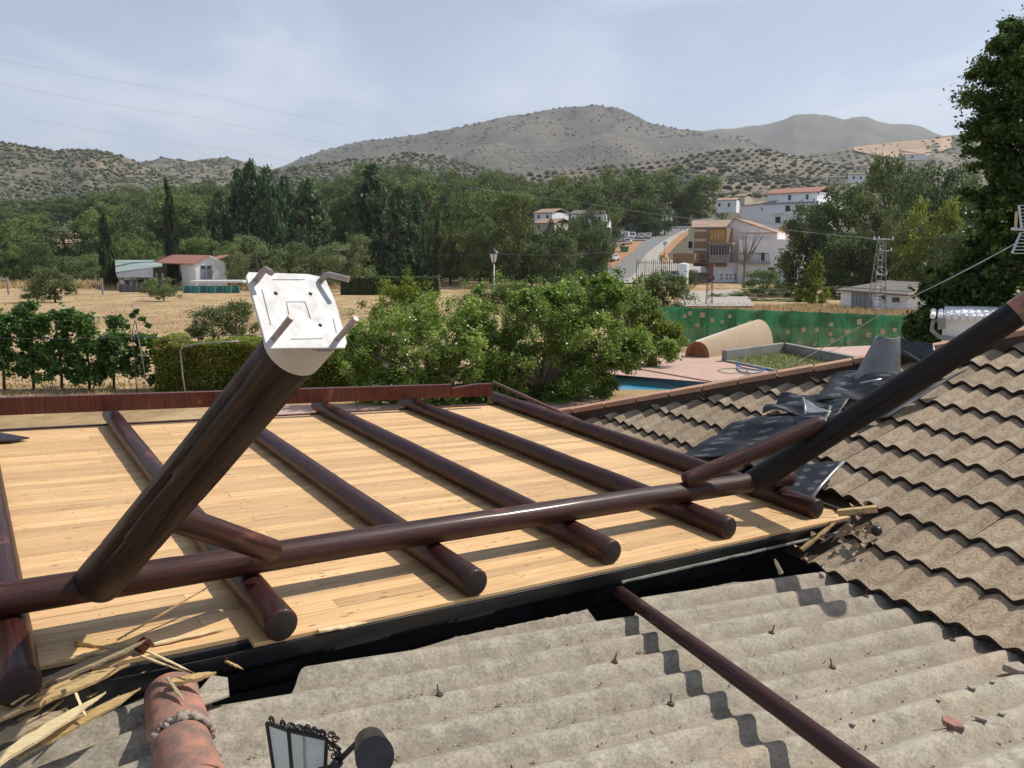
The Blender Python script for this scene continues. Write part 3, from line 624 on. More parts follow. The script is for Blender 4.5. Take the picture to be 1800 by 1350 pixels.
# rafters
rr_ = .070
near = {0: (33, 1207), 1: (493, 1097), 2: (833, 1024), 3: (1073, 970), 4: (1279, 928), 5: (1434, 894)}
far_h = {1: (196, 730), 2: (438, 742), 3: (567, 716), 4: (713, 706), 5: (843, 690)}
fr = []
for k in near:
    p = DK(*near[k], rr_); b_, r_, h_ = DC(p)
    if k in far_h:
        q = DK(*far_h[k], rr_); bq, rq, hq = DC(q)
    else: bq, rq = b_-.03, 4.5
    fr.append((k, b_, r_, bq, rq))
FAR = sum(x[4] for x in fr if x[0] in (1, 3, 4, 5))/4
for k, b_, r_, bq, rq in fr:
    a = D3(b_, r_-.02, rr_); c = D3(bq if k != 2 else b_-.02, FAR, rr_-.002)
    ck = {0: [(2.3, .3, 4, .1)], 1: [(1.9, .2, 3.4, .1)], 2: [(1.4, .5, 3.6, .12), (2.4, 0, .9, .1)], 3: [(2.1, .1, 2.0, .1)], 4: [(1.8, .4, 3.5, .1)], 5: [(1.3, .6, 3.9, .14)]}[k]
    ck = [(q_, z0, z1, w_) for q_, z0, z1, w_ in ck]
    log('rafter', a, c, rr_*1.04, rr_*.97, ('log', 'logend_shade'), pg, seed=k+1, crack=ck)
# cross beam resting on the rafters
bh = 2*rr_+.052
pb0 = DK(0, 1057, bh); pb1 = DK(1388, 838, bh); bd = (pb1-pb0).normalized()
log('beam', pb0-bd*.9, pb1, .068, .070, ('log', 'logend_shade'), pg, seed=11, crack=[(4.1, .2, 1.9, .16), (1.9, .6, 2.6, .1), (3.6, 3.4, 5.0, .1), (2.6, 2.8, 4.6, .1)], bend=.012)
# sawn fascia beam on the far rafter ends
fa = DK(0, 714, 2*rr_+.075); fb = DK(864, 684, 2*rr_+.075); fd = (fb-fa).normalized(); fu = NV; fs_ = fd.cross(fu)
x0 = fa-fd*1.6; L = (fb-x0).length; Lc = (DK(790, 684, 2*rr_+.075)-x0).dot(fd)
mb = MB(); mb.prism([x0-fu*.072-fs_*.028, x0+fd*L-fu*.072-fs_*.028, x0+fd*L+fu*.068-fs_*.028, x0+fd*(Lc+.30)+fu*.068-fs_*.028, x0+fd*(Lc-.02)+fu*.030-fs_*.028, x0+fd*(Lc-.04)+fu*.072-fs_*.028, x0+fu*.072-fs_*.028], fs_*.056)
o = mb.build('fascia_beam', 'fascia', pg); bv = o.modifiers.new('bevel', 'BEVEL'); bv.width = .004; bv.segments = 2
# posts
PR = .091
pA = near_axis(pb0, bd, 165, 1003)
dvec = Vector((.63685833, -.41591125, .64917586)).normalized()
tA = near_axis(pA, dvec, 487, 595); dA = dvec
post = log('post', pA+dA*.035, tA, PR*1.04, PR, ('post', 'logend_shade'), pg, seed=21, crack=[(a_, z_, 1.62, .12) for a_, z_ in ((.3, .2), (1.3, .5), (2.3, .1), (3.4, .6), (4.5, .3), (5.4, .1))], bend=.004, segs=40)
pl_c = near_axis(pA, dA, 521, 546)
mb = MB(); sl = (pl_c-tA).length
mb.tube([tA-dA*.004, tA, tA+dA*(sl-.01)], [PR+.001, PR+.006, PR+.006], 48)
def child(o, parent):                                # keep a part where it is but hang it under another part
    o.parent = parent; o.matrix_parent_inverse = (Matrix.Translation(parent.parent.location)@parent.matrix_basis).inverted()@Matrix.Translation(Vector((0, 0, 0)))
    return o
def sub(mb, name, mat, parent, **kw):                # sub-part under a rotated part
    o = mb.build(name, mat, None, loc=(0, 0, 0), **kw); return child(o, parent)
sub(mb, 'steel_sleeve', 'sleeve', post, smooth=True, angle=40)
def PP(x, y, off=0): return plane_pt(x, y, pl_c+dA*off, dA)
out_px = [(432.6, 486), (436.5, 477.7), (540, 481), (563, 485.5), (574, 493), (590, 530), (610.5, 601), (607, 611.5), (474.6, 612.5), (467, 604), (445, 525)]
mb = MB(); mb.prism([PP(*q, .008) for q in out_px], -dA*.008); plate = sub(mb, 'base_plate', 'galv', post)
bv = plate.modifiers.new('bevel', 'BEVEL'); bv.width = .0025; bv.segments = 2
for (x, y) in [(484.8, 515.6), (545.7, 516.4), (502, 573), (563, 571.6)]:
    mb = MB(); c = PP(x, y, .0085); mb.tube([c-dA*.001, c+dA*.0008], .0062, 16); sub(mb, 'bolt_hole', 'crack', post)
for a, b_ in [((480, 491), (536, 491)), ((461, 508), (476, 570)), ((504, 530), (537, 530)), ((537, 531), (546, 559)), ((512, 595.5), (567, 594.5)), ((586, 560), (592, 585)), ((504, 531), (509, 556))]:
    mb = MB(); p, q = PP(*a, .0095), PP(*b_, .0095); mb.tube([p, q], .0014, 6); sub(mb, 'weld_line', 'galv', post)
mb = MB()
def rod(pts, r=.0095):
    mb = MB(); mb.tube(pts, r, 14); sub(mb, 'anchor_rod', 'rodsteel', post, smooth=True, angle=50)
def tipd(b0, x, y): return near_axis(b0, dA, x, y)
b1 = PP(481, 596, .006); rod([b1, tipd(b1, 524.5, 566.5)])
b2 = PP(593, 597, .006); rod([b2, tipd(b2, 633.5, 566.5)])
def bent(bp, k1, tip):
    b = PP(*bp, .006); e = tipd(b, *k1); dep = e.y*cP-e.z*sP; t = U(tip[0], tip[1], dep-.01); m_ = b.lerp(e, .8); rod([b, m_, e.lerp(t, .12)+dA*.0, t])
bent((450.5, 493), (473, 478), (478, 480)); bent((563.5, 494), (577, 484), (613, 491.5))
# right post, leaning over the tiles
pB = near_axis(pb0, bd, 1322, 848); eB = U(1790, 549, 5.0); dB = (eB-pB).normalized(); tB = near_axis(pB, dB, 1790, 549)
post2 = log('post', pB-dB*.03, tB, PR*.95, PR*.95, ('post_shade', 'logend_shade'), pg, seed=27, crack=[(.5, .3, 1.4, .1), (1.7, .2, 1.9, .1), (3.0, .6, 1.8, .1), (4.4, .3, 1.6, .1)], bend=.006, segs=40)
mb = MB(); mb.tube([tB-dB*.02, tB-dB*.018, tB+dB*.16], [PR*.95, PR, PR], 40); sub(mb, 'steel_sleeve', 'clay', post2, smooth=True, angle=40)
# knee braces
a = near_axis(pA, dA, 262, 893); e = DK(480, 968, bh+.085)
log('brace', a, e, .056, .054, ('log', 'logend_shade'), pg, seed=31, bend=.003, crack=[(2, .1, .6, .1)])
e = DK(1203, 846, bh+.085); q = near_axis(pB, dB, 1452, 757)
a = q+(U(1446, 742, q.y*cP-q.z*sP)-q)
log('brace', e, a, .056, .056, ('log', 'logend_shade'), pg, seed=33, bend=.003, crack=[(1.0, .2, 1.0, .1)])
# thin batten beside the outer rafter and the loose strip at the fascia end
mb = MB(); p, q = DK(868, 672, .10), DK(1024, 743, .08); d_ = (q-p).normalized(); mb.box((p+q)/2, (q-p)/2, d_.cross(NV)*.02, NV*.015)
mb.build('loose_batten', 'fascia', None, label='thin brown batten slanting from the far corner of the deck to the verge', cat='batten')
mb = MB(); mb.tube([DK(1375, 868, .13), DK(1435, 880, .12), DK(1480, 895, .06)], .006, 6); mb.build('metal_strip', 'rust', None, label='thin dark metal strip beside the outer rafter end', cat='metal strip')
# the fallen pole over the sheets
pa = C3(*CC(CR(1085, 1033, .12)), .14); pa = CR(1088, 1040, .075); pq = CR(1525, 1362, .15); d_ = (pq-pa).normalized()
o = log('fallen_pole', pa, pq+d_*.5, .037, .043, ('log', 'logend_shade'), None, seed=41, crack=[(4.0, .1, 1.6, .2)], segs=24)
tag(o, 'slim dark varnished pole lying diagonally across the corrugated sheets', 'pole')
# ---- felts
strip('hanging_felt', D3(-4.7, -.03), D3(.50, -.03), -.02, -.125, -.03, 'black', 'black felt folded down along the front edge of the boarded deck', .018, 90, 5, 3, 'black felts hanging in the gap under the deck')
strip('felt_hem', D3(-1.9, -.052), D3(.46, -.045), -.075, -.090, .004, 'hem', 'pale torn hem of felt under the right part of the deck edge', .006, 120, 3, 5)
strip('hanging_felt', D3(-4.5, .05), D3(-2.4, .05), -.10, -.30, -.08, 'black', 'crumpled black felt hanging between the clay ridge and the second rafter', .05, 40, 7, 8)
strip('hanging_felt', D3(-1.9, .06), D3(-.2, .06), -.12, -.34, -.14, 'black', 'black felt hanging loose under the right end of the deck', .05, 40, 7, 12)
def felt_poly(name, quad, hs, label, nu=26, nv=14, amp=.03, seed=0, rep=(6, 3), mat='felt', base=TL, group=None):
    (a, b, c, d), (ha, hb, hc, hd) = quad, hs
    A, B_, C_, D_ = [base(*p, h) for p, h in zip((a, b, c, d), (ha, hb, hc, hd))]
    nrm = TN
    def P(s, t):
        p = A.lerp(B_, s).lerp(D_.lerp(C_, s), t); k = amp*(1.25*noise.noise(Vector((s*2.4+seed+t*1.3, t*2.0, seed)))+.16*noise.noise(Vector((s*8, t*6, seed+4)))+.35*abs(noise.noise(Vector((s*4+t*3, seed, t*1.5))))); return p+nrm*k
    mb = grid_mb(P, nu, nv, uvs=lambda s, t: (s*rep[0], t*rep[1]), thick=.003, tn=nrm)
    return mb.build(name, mat, None, label=label, cat='roofing felt', smooth=True, group=group)
felt_poly('roofing_felt', ((1188, 806), (1290, 742), (1462, 712), (1440, 790)), (.05, .08, .16, .08), 'large sheet of printed black roofing felt lying crumpled on the tiles behind the crossed logs', 40, 22, .05, 1, (7, 3))
felt_poly('roofing_felt', ((1340, 726), (1372, 698), (1500, 690), (1470, 735)), (.12, .07, .12, .14), 'torn black felt folded into a hollow below the zinc cone', 30, 16, .07, 6, (4, 2))
felt_poly('roofing_felt', ((1432, 706), (1470, 652), (1600, 655), (1560, 700)), (.10, .08, .16, .10), 'shiny black felt draped between the hollow fold and the zinc cone', 30, 16, .05, 9, (4, 2))
felt_poly('roofing_felt', ((1345, 872), (1372, 818), (1484, 811), (1421, 884)), (.05, .07, .085, .06), 'triangular flap of printed black felt beside the outer rafter end', 24, 14, .018, 14, (5, 3))
felt_poly('roofing_felt', ((1565, 620), (1580, 598), (1640, 606), (1660, 650)), (.12, .2, .2, .12), 'small heap of black felt behind the leaning post', 24, 14, .05, 19, (3, 2), 'black')
felt_poly('roofing_felt', ((1440, 752), (1560, 712), (1706, 645), (1560, 735)), (.05, .10, .08, .05), 'narrow strip of black felt under the leaning post on the tiles', 30, 8, .02, 23, (6, 1), 'black')
def shine_line(pts, w_, h, label):  # pale tubes laid along the felt creases as painted shine
    P_ = [TL(x, y, h) for x, y in pts]; mb = MB(); mb.tube(P_, w_, 8); mb.build('felt_shine', 'foldshine', None, smooth=True, label=label, cat='felt shine')
shine_line([(1483, 812), (1465, 830), (1445, 852), (1421, 884)], .012, .10, 'painted shine along the folded edge of the triangular felt flap')
shine_line([(1412, 699), (1415, 712), (1416, 728)], .008, .22, 'short upright painted shine on a crease of the black felt')
shine_line([(1512, 674), (1530, 670), (1550, 667)], .010, .22, 'long painted shine on the felt crease beside the leaning post')
felt_poly('roofing_felt', ((1414, 728), (1413, 700), (1440, 716), (1462, 724)), (.20, .22, .2, .19), 'small patch of felt painted bright as sun shine in the fold', 12, 8, .012, 29, (2, 2), 'foldshine')  # bright patch laid on the black felt as a painted sun glint
# zinc cone
A = TL(1540, 668, .02)
def Pc(s, t):
    a = math.pi*(1.1*s+.95); r = .17*(1-t)+.085*t; top = A+Vector((.10, .05, .40)); c = A.lerp(top, t)
    return c+Vector((math.cos(a)*r*1.25, math.sin(a)*r, 0))+Vector((0, 0, .01*math.sin(s*9)))
grid_mb(Pc, 24, 8, thick=.003, tn=Vector((0, .5, .8))).build('zinc_flashing', 'zinc', None, smooth=True, label='bent grey zinc flashing cone standing on the roof behind the black felt', cat='flashing')

# ---- splintered wood
def splinter(p0, p1, w_, th, mat, label, seed, jag=True, n_=None, group=None):
    rg = random.Random(seed); d_ = (p1-p0); L = d_.length; d_.normalize(); side = d_.cross(CN).normalized(); up = side.cross(d_); up = up if up.z > 0 else -up
    n = 12; L_ = []; R__ = []
    for i in range(n+1):
        t = i/n; ww = w_/2*(1+.25*noise.noise(Vector((t*6, seed, 0))))
        if jag:
            tap = min(1, (1-t)*3.2+.04); l = ww*tap*(1+rg.uniform(-.12, .12)); r = ww*tap*(1+rg.uniform(-.2, .15))*min(1, (1-t)*6+.1)
            if t < .12: l *= .8
        else: l = r = ww
        L_.append(p0+d_*(L*t)+side*l+up*(.004*rg.random())); R__.append(p0+d_*(L*t)-side*r)
    mb = MB(); k = n+1; vs = L_+R__; vs += [v-up*th*(1-.6*(i % k)/n if jag else 1) for i, v in enumerate(vs)]
    for i in range(n):
        mb.f += [(i, i+1, k+i+1, k+i), (2*k+i, 3*k+i, 3*k+i+1, 2*k+i+1), (i, 2*k+i, 2*k+i+1, i+1), (k+i, k+i+1, 3*k+i+1, 3*k+i)]
    mb.f += [(0, k, 3*k, 2*k), (n, 2*k+n, 3*k+n, k+n)]; mb.v = vs; mb.m = [0]*len(mb.f)
    return mb.build('wood_splinter', mat, None, label=label, cat='splinter', group=group)
g_ = 'splintered boards at the left corner of the deck'
def dp(x, y, h=0): return DK(x, y, h)
def cp(x, y, h=0): return CR(x, y, h)
splinter(dp(138, 1122, .02), dp(222, 1138, .0), .055, .02, 'split', 'short bright board stub with a clean end beside the thin stick', 1, False)
splinter(dp(60, 1205, -.01), dp(262, 1122, .05), .06, .018, 'splitold', 'long grey brown splintered board crossing toward the deck corner', 2, True)
splinter(dp(-30, 1262, -.02), dp(228, 1166, .02), .085, .02, 'split', 'wide orange broken board running in from the left edge', 3)
splinter(cp(-60, 1368, .06), cp(186, 1216, .16), .055, .015, 'splitpale', 'pale sharp splinter lying along the ridge left of the clay tiles', 4)
splinter(cp(70, 1305, .06), cp(247, 1209, .15), .05, .014, 'split', 'yellow splinter ending on the first clay ridge tile', 5)
splinter(cp(30, 1330, .05), cp(210, 1222, .10), .04, .012, 'splitold', 'dull splinter half hidden below the yellow one', 6)
splinter(dp(128, 1152, 0), dp(214, 1142, .03), .022, .01, 'splitpale', 'white sliver lying flat behind the grey board', 7)
splinter(dp(248, 1152, .02), dp(336, 1184, .04), .012, .008, 'splitpale', 'thin pale stick pointing right, lower of the crossed pair', 8)
splinter(dp(258, 1143, .03), dp(342, 1183, .05), .012, .008, 'splitpale', 'thin pale stick pointing right, upper of the crossed pair', 9)
splinter(dp(206, 1124, .03), dp(393, 1016, .14), .010, .008, 'split', 'very long thin stick leaning from the splinters up to the beam', 10)
splinter(dp(302, 1197, .01), dp(380, 1181, .03), .045, .02, 'split', 'chunky yellow broken block right of the clay ridge', 11)
splinter(dp(294, 1190, .02), dp(325, 1234, .0), .014, .008, 'splitold', 'thin splinter leaning down over the corrugated edge', 12)
splinter(dp(395, 1160, -.05), dp(428, 1176, -.04), .014, .01, 'split', 'short chip of wood on the black felt under the deck', 13)
splinter(dp(270, 1131, .012), dp(400, 1103, .012), .03, .008, 'splitpale', 'bright torn strip along the front edge of the boards', 14)
splinter(dp(240, 1138, .03), dp(258, 1122, .05), .05, .03, 'fascia', 'small reddish brown end block on the splinter pile', 15, False)
splinter(cp(133, 1218, .16), cp(152, 1262, .12), .010, .006, 'splitpale', 'tiny pale chip standing across the dark gap', 16)
splinter(cp(-10, 1300, .1), cp(120, 1246, .1), .07, .015, 'splitold', 'broad grey splinter in shadow near the first rafter end', 17)
splinter(dp(560, 1108, .006), dp(650, 1092, .006), .035, .008, 'splitpale', 'white torn patch at the deck edge between the second and third rafters', 18)
splinter(TL(1472, 897, .09), TL(1541, 889, .09), .07, .04, 'split', 'chunky split block of yellow wood on the tiles by the rafter end', 19, False)
splinter(TL(1408, 965, .05), TL(1474, 913, .10), .035, .02, 'split', 'long yellow splinter leaning from the valley toward the rafter end', 20)
splinter(CR(1376, 1008, .04), CR(1362, 982, .12), .03, .02, 'splitpale', 'small yellow chip standing at the top edge of the corrugated sheets', 21)
for k in range(26):
    x, y = rng.uniform(-10, 250), 0; y = 1285-.52*x+rng.uniform(-38, 30); L_ = rng.uniform(30, 95); a_ = rng.uniform(-.75, -.30)
    f_ = DK if y < 1270-.5*x else CR
    splinter(f_(x, y, rng.uniform(.03, .09)), f_(x+L_*math.cos(a_), y+L_*math.sin(a_), rng.uniform(.04, .12)), rng.uniform(.006, .016), .006, rng.choice(['split', 'splitpale', 'splitold']), 'thin wood sliver in the tangle left of the clay ridge', 40+k, group='thin slivers in the tangle left of the clay ridge')
# dried leaves and dirt on the tiles
def curled(p, s, seed, nrm):
    rg = random.Random(seed); a = rg.uniform(0, 6.28); u = Vector((math.cos(a), math.sin(a), rg.uniform(-.2, .5))).normalized(); v = u.cross(nrm).normalized()
    def P(x, y): q = (y-.5)*2; wd = math.sin(math.pi*min(1, max(.02, x)))*.45; return p+u*s*(x-.5)+v*s*q*wd+nrm*(s*.35*q*q*wd*2+.12*s*math.sin(x*4)+.008)
    return grid_mb(P, 6, 4)
for k in range(30):
    x, y = (rng.gauss(1522, 20), rng.gauss(932, 22)) if k < 22 else (rng.uniform(1400, 1480), rng.uniform(940, 990))
    curled(TL(x, y, .055), rng.uniform(.03, .07), k, TN).build('dry_leaf', 'dryleaf', None, label='curled dry brown leaf in the heap on the tiles near the rafter end' if k < 22 else 'small dry leaf fallen on the tiles below the rafter end', cat='dry leaf', group='dry leaves heaped on the tiles' if k < 22 else 'loose dry leaves below the rafter end')
mb = MB(); mb.ball(TL(1541, 933, .07), .036, 16, 10); mb.tube([TL(1541, 933, .07), TL(1528, 915, .12)], .008, 6); mb.build('black_cap', 'black', None, smooth=True, label='shiny round black cap lying among the dry leaves', cat='cap')
for k, (x, y, s, mt, lb) in enumerate([(1672, 1288, .05, 'clay', 'triangular orange clay fragment on the corrugated sheet'), (1721, 1279, .028, 'mortar', 'small pale stone chip right of the clay fragment'), (1787, 1186, .075, 'mortar', 'large broken mortar lump at the right tile edge'), (1497, 1288, .018, 'mortar', 'small pale chip left of the clay fragment'), (1757, 1270, .018, 'mortar', 'tiny pale chip near the right border'), (1705, 1223, .022, 'mortar', 'pale chip in a trough of the sheets'), (1742, 1212, .015, 'mortar', 'tiny chip above the pale stone'), (1648, 1244, .014, 'mortar', 'tiny chip left of the trough chip'), (1535, 1278, .010, 'mortar', 'grain of mortar beside the small chip')]):
    mb = MB(); rg = random.Random(k); e_, v_ = CC(CR(x, y, .0)); p = C3(e_, v_, .025*math.cos(2*math.pi*(e_-e0-.06)/WV)+.012); n = 6; u = TE; v = CV
    pts = [p+u*s*math.cos(q*6.28/n+k)*rg.uniform(.6, 1.1)+v*s*math.sin(q*6.28/n+k)*rg.uniform(.5, 1.0) for q in range(n)]
    mb.prism(pts, CN*s*.45); mb.build('roof_fragment', mt, None, label=lb, cat='fragment')
mb = MB(); 
for k in range(260):
    x, y = rng.uniform(340, 1800), rng.uniform(1100, 1345)
    e_, v_ = CC(CR(x, y)); 
    if e_ < .75: continue
    e_ = e0+.06+WV*(round((e_-e0-.06-WV/2)/WV)+.5)+rng.uniform(-.015, .015)
    if e_ < lo(v_)+.12 or v_ < VR+.15 or v_ > .1: continue
    mb.ball(C3(e_, v_, -.012), rng.uniform(.002, .006), 5, 4, jit=.5, rng=rng)
mb.build('roof_grit', 'mortar', None, kind='stuff', label='grit and crumbs lying in the troughs of the corrugated sheets', cat='grit')
# broken piece of sheet by the ridge
mb = MB(); mb.prism([CR(x, y, .06) for x, y in [(330, 1240), (372, 1190), (400, 1194), (403, 1225), (345, 1245)]], CN*.008); mb.build('sheet_fragment', 'cement', None, label='broken corner of grey cement sheet standing right of the clay ridge', cat='fragment')
mb = MB(); mb.prism([DK(x, y, .02) for x, y in [(-20, 760), (0, 762), (52, 771), (20, 776), (-20, 778)]], NV*.01); mb.build('felt_scrap', 'black', None, label='pointed scrap of black felt on the boards at the left edge', cat='roofing felt')

# ---- lantern and spotlight low in the foreground
LD = 2.1
A = U(469, 1271, LD+.03); Cc = U(507, 1284, LD-.02); B_ = U(574, 1299, LD); B4 = A+(B_-Cc)
ctr = (A+B_)/2; dn = Vector((0, .02, -1)).normalized()
lt = thing('wall_lantern', 'black wrought iron lantern with glass panes and scrollwork at the bottom edge', 'lantern', ctr)
ring = [A, Cc, B_, B4]; low = [ctr+(p-ctr)*.80+dn*.20 for p in ring]
mb = MB()
for p, q in zip(ring, ring[1:]+ring[:1]): mb.tube([p, q], .0052, 8)
mb.build('top_frame', 'iron', lt, smooth=True, angle=50); mb = MB()
for p, q in zip(low, low[1:]+low[:1]): mb.tube([p, q], .005, 8)
mb.build('bottom_frame', 'iron', lt, smooth=True, angle=50)
for p, q in zip(ring, low): MB().tube([p, q], .0052, 8).build('corner_bar', 'iron', lt, smooth=True, angle=50)
for i in range(4):
    p, q, r, s = ring[i], ring[(i+1) % 4], low[(i+1) % 4], low[i]; nn = (q-p).cross(s-p).normalized()*.001
    MB().prism([p.lerp(ctr, .03), q.lerp(ctr, .03), r.lerp(ctr, .03), s.lerp(ctr, .03)], nn).build('pane', 'glass', lt)
def scroll(c, u, v, r, turns, n=22, r2=.0022):
    pts = [c+(u*math.cos(t)+v*math.sin(t))*r*(1-.72*t/(turns*6.283)) for t in [turns*6.283*i/n for i in range(n+1)]]
    mb = MB(); mb.tube(pts, r2, 6); return mb
zz = Vector((0, 0, 1))
for (p, q, n_) in ((A, Cc, 2), (Cc, B_, 5), (B_, B4, 3)):
    u = (q-p).normalized()
    for i in range(n_): scroll(p.lerp(q, (i+.5)/n_)+zz*.013, u*(1 if i % 2 else -1), zz, .012, 1.6).build('scroll', 'iron', lt, smooth=True)
for k, (x, y) in enumerate([(582, 1292), (590, 1300), (583, 1315), (592, 1318), (588, 1330), (594, 1335)]):
    scroll(U(x, y, LD), Vector((1, 0, 0)), zz, .011, 1.4).build('scroll', 'iron', lt, smooth=True)
MB().tube([U(575, 1303, LD), U(592, 1312, LD), U(600, 1330, LD), U(590, 1345, LD), U(560, 1352, LD)], .005, 8).build('bracket_arm', 'iron', lt, smooth=True)
sp_ = thing('spotlight', 'black cylindrical spotlight on an angled arm right of the lantern', 'spotlight', U(655, 1330, LD))
h0 = U(650, 1306, LD+.05); h1 = U(659, 1330, LD-.17); d_ = (h1-h0).normalized()
MB().tube([h0-d_*.016, h0-d_*.010, h0, h0+d_*.02, h1, h1], [.012, .030, .040, .043, .047, .043], 28, cap=False).build('housing', 'iron', sp_, smooth=True, angle=50)
MB().tube([h0+d_*.03, h0+d_*.05], [.03, .034], 20).build('lamp', 'greyp', sp_, smooth=True)
MB().tube([U(596, 1337, LD), U(636, 1297, LD), U(648, 1293, LD+.02)], .0075, 10).build('arm', 'iron', sp_, smooth=True)
MB().tube([U(585, 1352, LD), U(596, 1337, LD)], .014, 12).build('joint', 'iron', sp_, smooth=True)
# ================================================================ terrain
def sheet_ground():
    ys = [-60, -20, 0, 6]+list(np.arange(10, 60, 2.0))+list(np.arange(60, 200, 5.0))+list(np.arange(200, 420, 12.0))+[450, 520, 600, 720, 900, 1300, 2000, 3500, 6500]
    ts = np.linspace(-1, 1, 91); vs = []; nx = len(ts)
    for y in ys:
        hw = max(80, abs(y)*1.0+60)
        for t in ts:
            x = t*hw; vs.append((x, y, gz(x, y) if y < 720 else gz(x, 720)-2))
    fs = [(j*nx+i, j*nx+i+1, (j+1)*nx+i+1, (j+1)*nx+i) for j in range(len(ys)-1) for i in range(nx-1)]
    me = bpy.data.meshes.new('ground'); me.from_pydata(vs, [], fs); me.materials.append(M['ground']); me.polygons.foreach_set('use_smooth', [True]*len(fs)); me.update()
    o = bpy.data.objects.new('ground', me); col.objects.link(o); tag(o, kind='structure')
sheet_ground()
# ---- hills: crest profiles with a front and a back slope
HF = {}
def tpx(x, y): q = ray(x, y); return q.x/q.y, q.z/q.y
def hill(name, prof, dist, front, back, mat, amp, base=None, seed=0, nx=150, ny=26, fr=.004, shape=1.0):
    pr = [tpx(*p) for p in prof]; T0, T1 = pr[0][0], pr[-1][0]
    def crest(t):
        for a, b in zip(pr, pr[1:]):
            if a[0] <= t <= b[0]:
                k = (t-a[0])/(b[0]-a[0]); return (a[1]+(b[1]-a[1])*k)*dist
        return pr[0][1]*dist if t < T0 else pr[-1][1]*dist
    bz = gz(0, front)-7
    def H(t, y):
        c = crest(t)
        if y <= dist: s = max(0, (y-front)/(dist-front)); k = (s**shape)*(1-.25*(s*(1-s))*2)
        else: k = max(0, 1-(y-dist)/(back-dist)); k = k*k*(3-2*k)
        n_ = noise.fractal(Vector((t*dist*fr, y*fr, seed)), 1.0, 2.0, 5)*amp*(1-.85*math.exp(-((y-dist)/(dist*.02))**2))*min(1, k*3)
        rid = abs(noise.noise(Vector((t*dist*fr*1.3+seed, y*fr*.35, 3))))*amp*1.1*(1-math.exp(-((y-dist)/(dist*.05))**2))
        tiny = noise.noise(Vector((t*dist*fr*9, y*fr*9, seed+2)))*amp*.07
        return bz+(c-bz)*k+n_*.6-rid+tiny
    HF[name+str(seed)] = (H, T0, T1, front, dist)
    ys = list(np.linspace(front, dist, ny))+list(np.linspace(dist, back, 9))[1:]; ts = np.linspace(T0, T1, nx)
    vs = [(t*y, y, H(t, y)) for y in ys for t in ts]; fs = [(j*nx+i, j*nx+i+1, (j+1)*nx+i+1, (j+1)*nx+i) for j in range(len(ys)-1) for i in range(nx-1)]
    me = bpy.data.meshes.new(name); me.from_pydata(vs, [], fs); me.materials.append(M[mat]); me.polygons.foreach_set('use_smooth', [True]*len(fs)); me.update()
    o = bpy.data.objects.new(name, me); col.objects.link(o); tag(o, kind='structure'); return H
hill('mountain', [(380, 330), (500, 290), (560, 265), (640, 248), (700, 243), (760, 233), (820, 222), (870, 210), (920, 202), (960, 194), (1000, 189), (1050, 187), (1085, 190), (1110, 200), (1140, 216), (1190, 226), (1240, 232), (1300, 240), (1360, 262), (1440, 285), (1520, 300)], 2900, 1100, 3800, 'mountain', 60, 0, 1, 240, 44, .0022)
hill('mountain', [(1080, 300), (1180, 240), (1230, 229), (1300, 224), (1350, 219), (1372, 213), (1400, 205), (1430, 203), (1460, 208), (1485, 212), (1500, 206), (1525, 204), (1545, 212), (1570, 217), (1600, 216), (1625, 224), (1655, 236), (1690, 248), (1800, 262), (2200, 300)], 4200, 1900, 5600, 'mountain2', 90, 0, 2, 240, 36, .0016)
hill('hill', [(-700, 262), (-300, 236), (-100, 240), (0, 250), (40, 256), (90, 264), (140, 262), (190, 268), (230, 280), (270, 298), (330, 318), (400, 335), (460, 352)], 760, 380, 1150, 'hill_near', 12, None, 3, 200, 40, .012)
hill('hill', [(150, 320), (200, 296), (250, 284), (290, 277), (330, 283), (360, 279), (400, 276), (430, 285), (470, 297), (520, 310), (600, 330)], 1500, 800, 2200, 'hill_near', 22, None, 4, 120, 24, .006)
hill('hill', [(430, 330), (480, 300), (540, 290), (600, 283), (660, 276), (720, 268), (780, 275), (830, 290), (880, 302), (940, 318)], 900, 520, 1300, 'hill_near', 10, None, 5, 120, 30, .010)
hill('hill', [(840, 330), (900, 308), (980, 300), (1060, 296), (1120, 290), (1170, 284), (1210, 276), (1260, 267), (1300, 263), (1350, 266), (1400, 276), (1450, 288), (1520, 300), (1600, 312)], 820, 380, 1250, 'hill_near', 9, None, 6, 160, 34, .012)
hill('hill', [(1260, 300), (1350, 280), (1430, 270), (1500, 258), (1560, 250), (1620, 244), (1670, 238), (1720, 232), (1800, 222), (2000, 215), (2500, 230)], 1500, 700, 2300, 'hill_near', 16, None, 7, 160, 30, .006)
# tan stubble field on the right hill
Hf, *_ = HF['hill7']
def field_pt(x, y):
    tx, tz = tpx(x, y); yy = 720
    while yy < 1499 and Hf(tx, yy) < tz*yy: yy += 6
    return Vector((tx*yy, yy, Hf(tx, yy)+2.5))
mb = MB(); top = [(1500, 262), (1540, 257), (1580, 252), (1620, 248), (1655, 245), (1672, 243)]; bot = [(1500, 268), (1540, 276), (1580, 280), (1620, 282), (1655, 268), (1672, 262)]
rows_ = [[field_pt(a[0], a[1]+(b[1]-a[1])*k/4) for a, b in zip(top, bot)] for k in range(5)]
mb.v = [p for r in rows_ for p in r]; mb.f = [(j*6+i, j*6+i+1, (j+1)*6+i+1, (j+1)*6+i) for j in range(4) for i in range(5)]; mb.m = [0]*20
mb.build('stubble_field', 'tanfield', None, kind='structure')
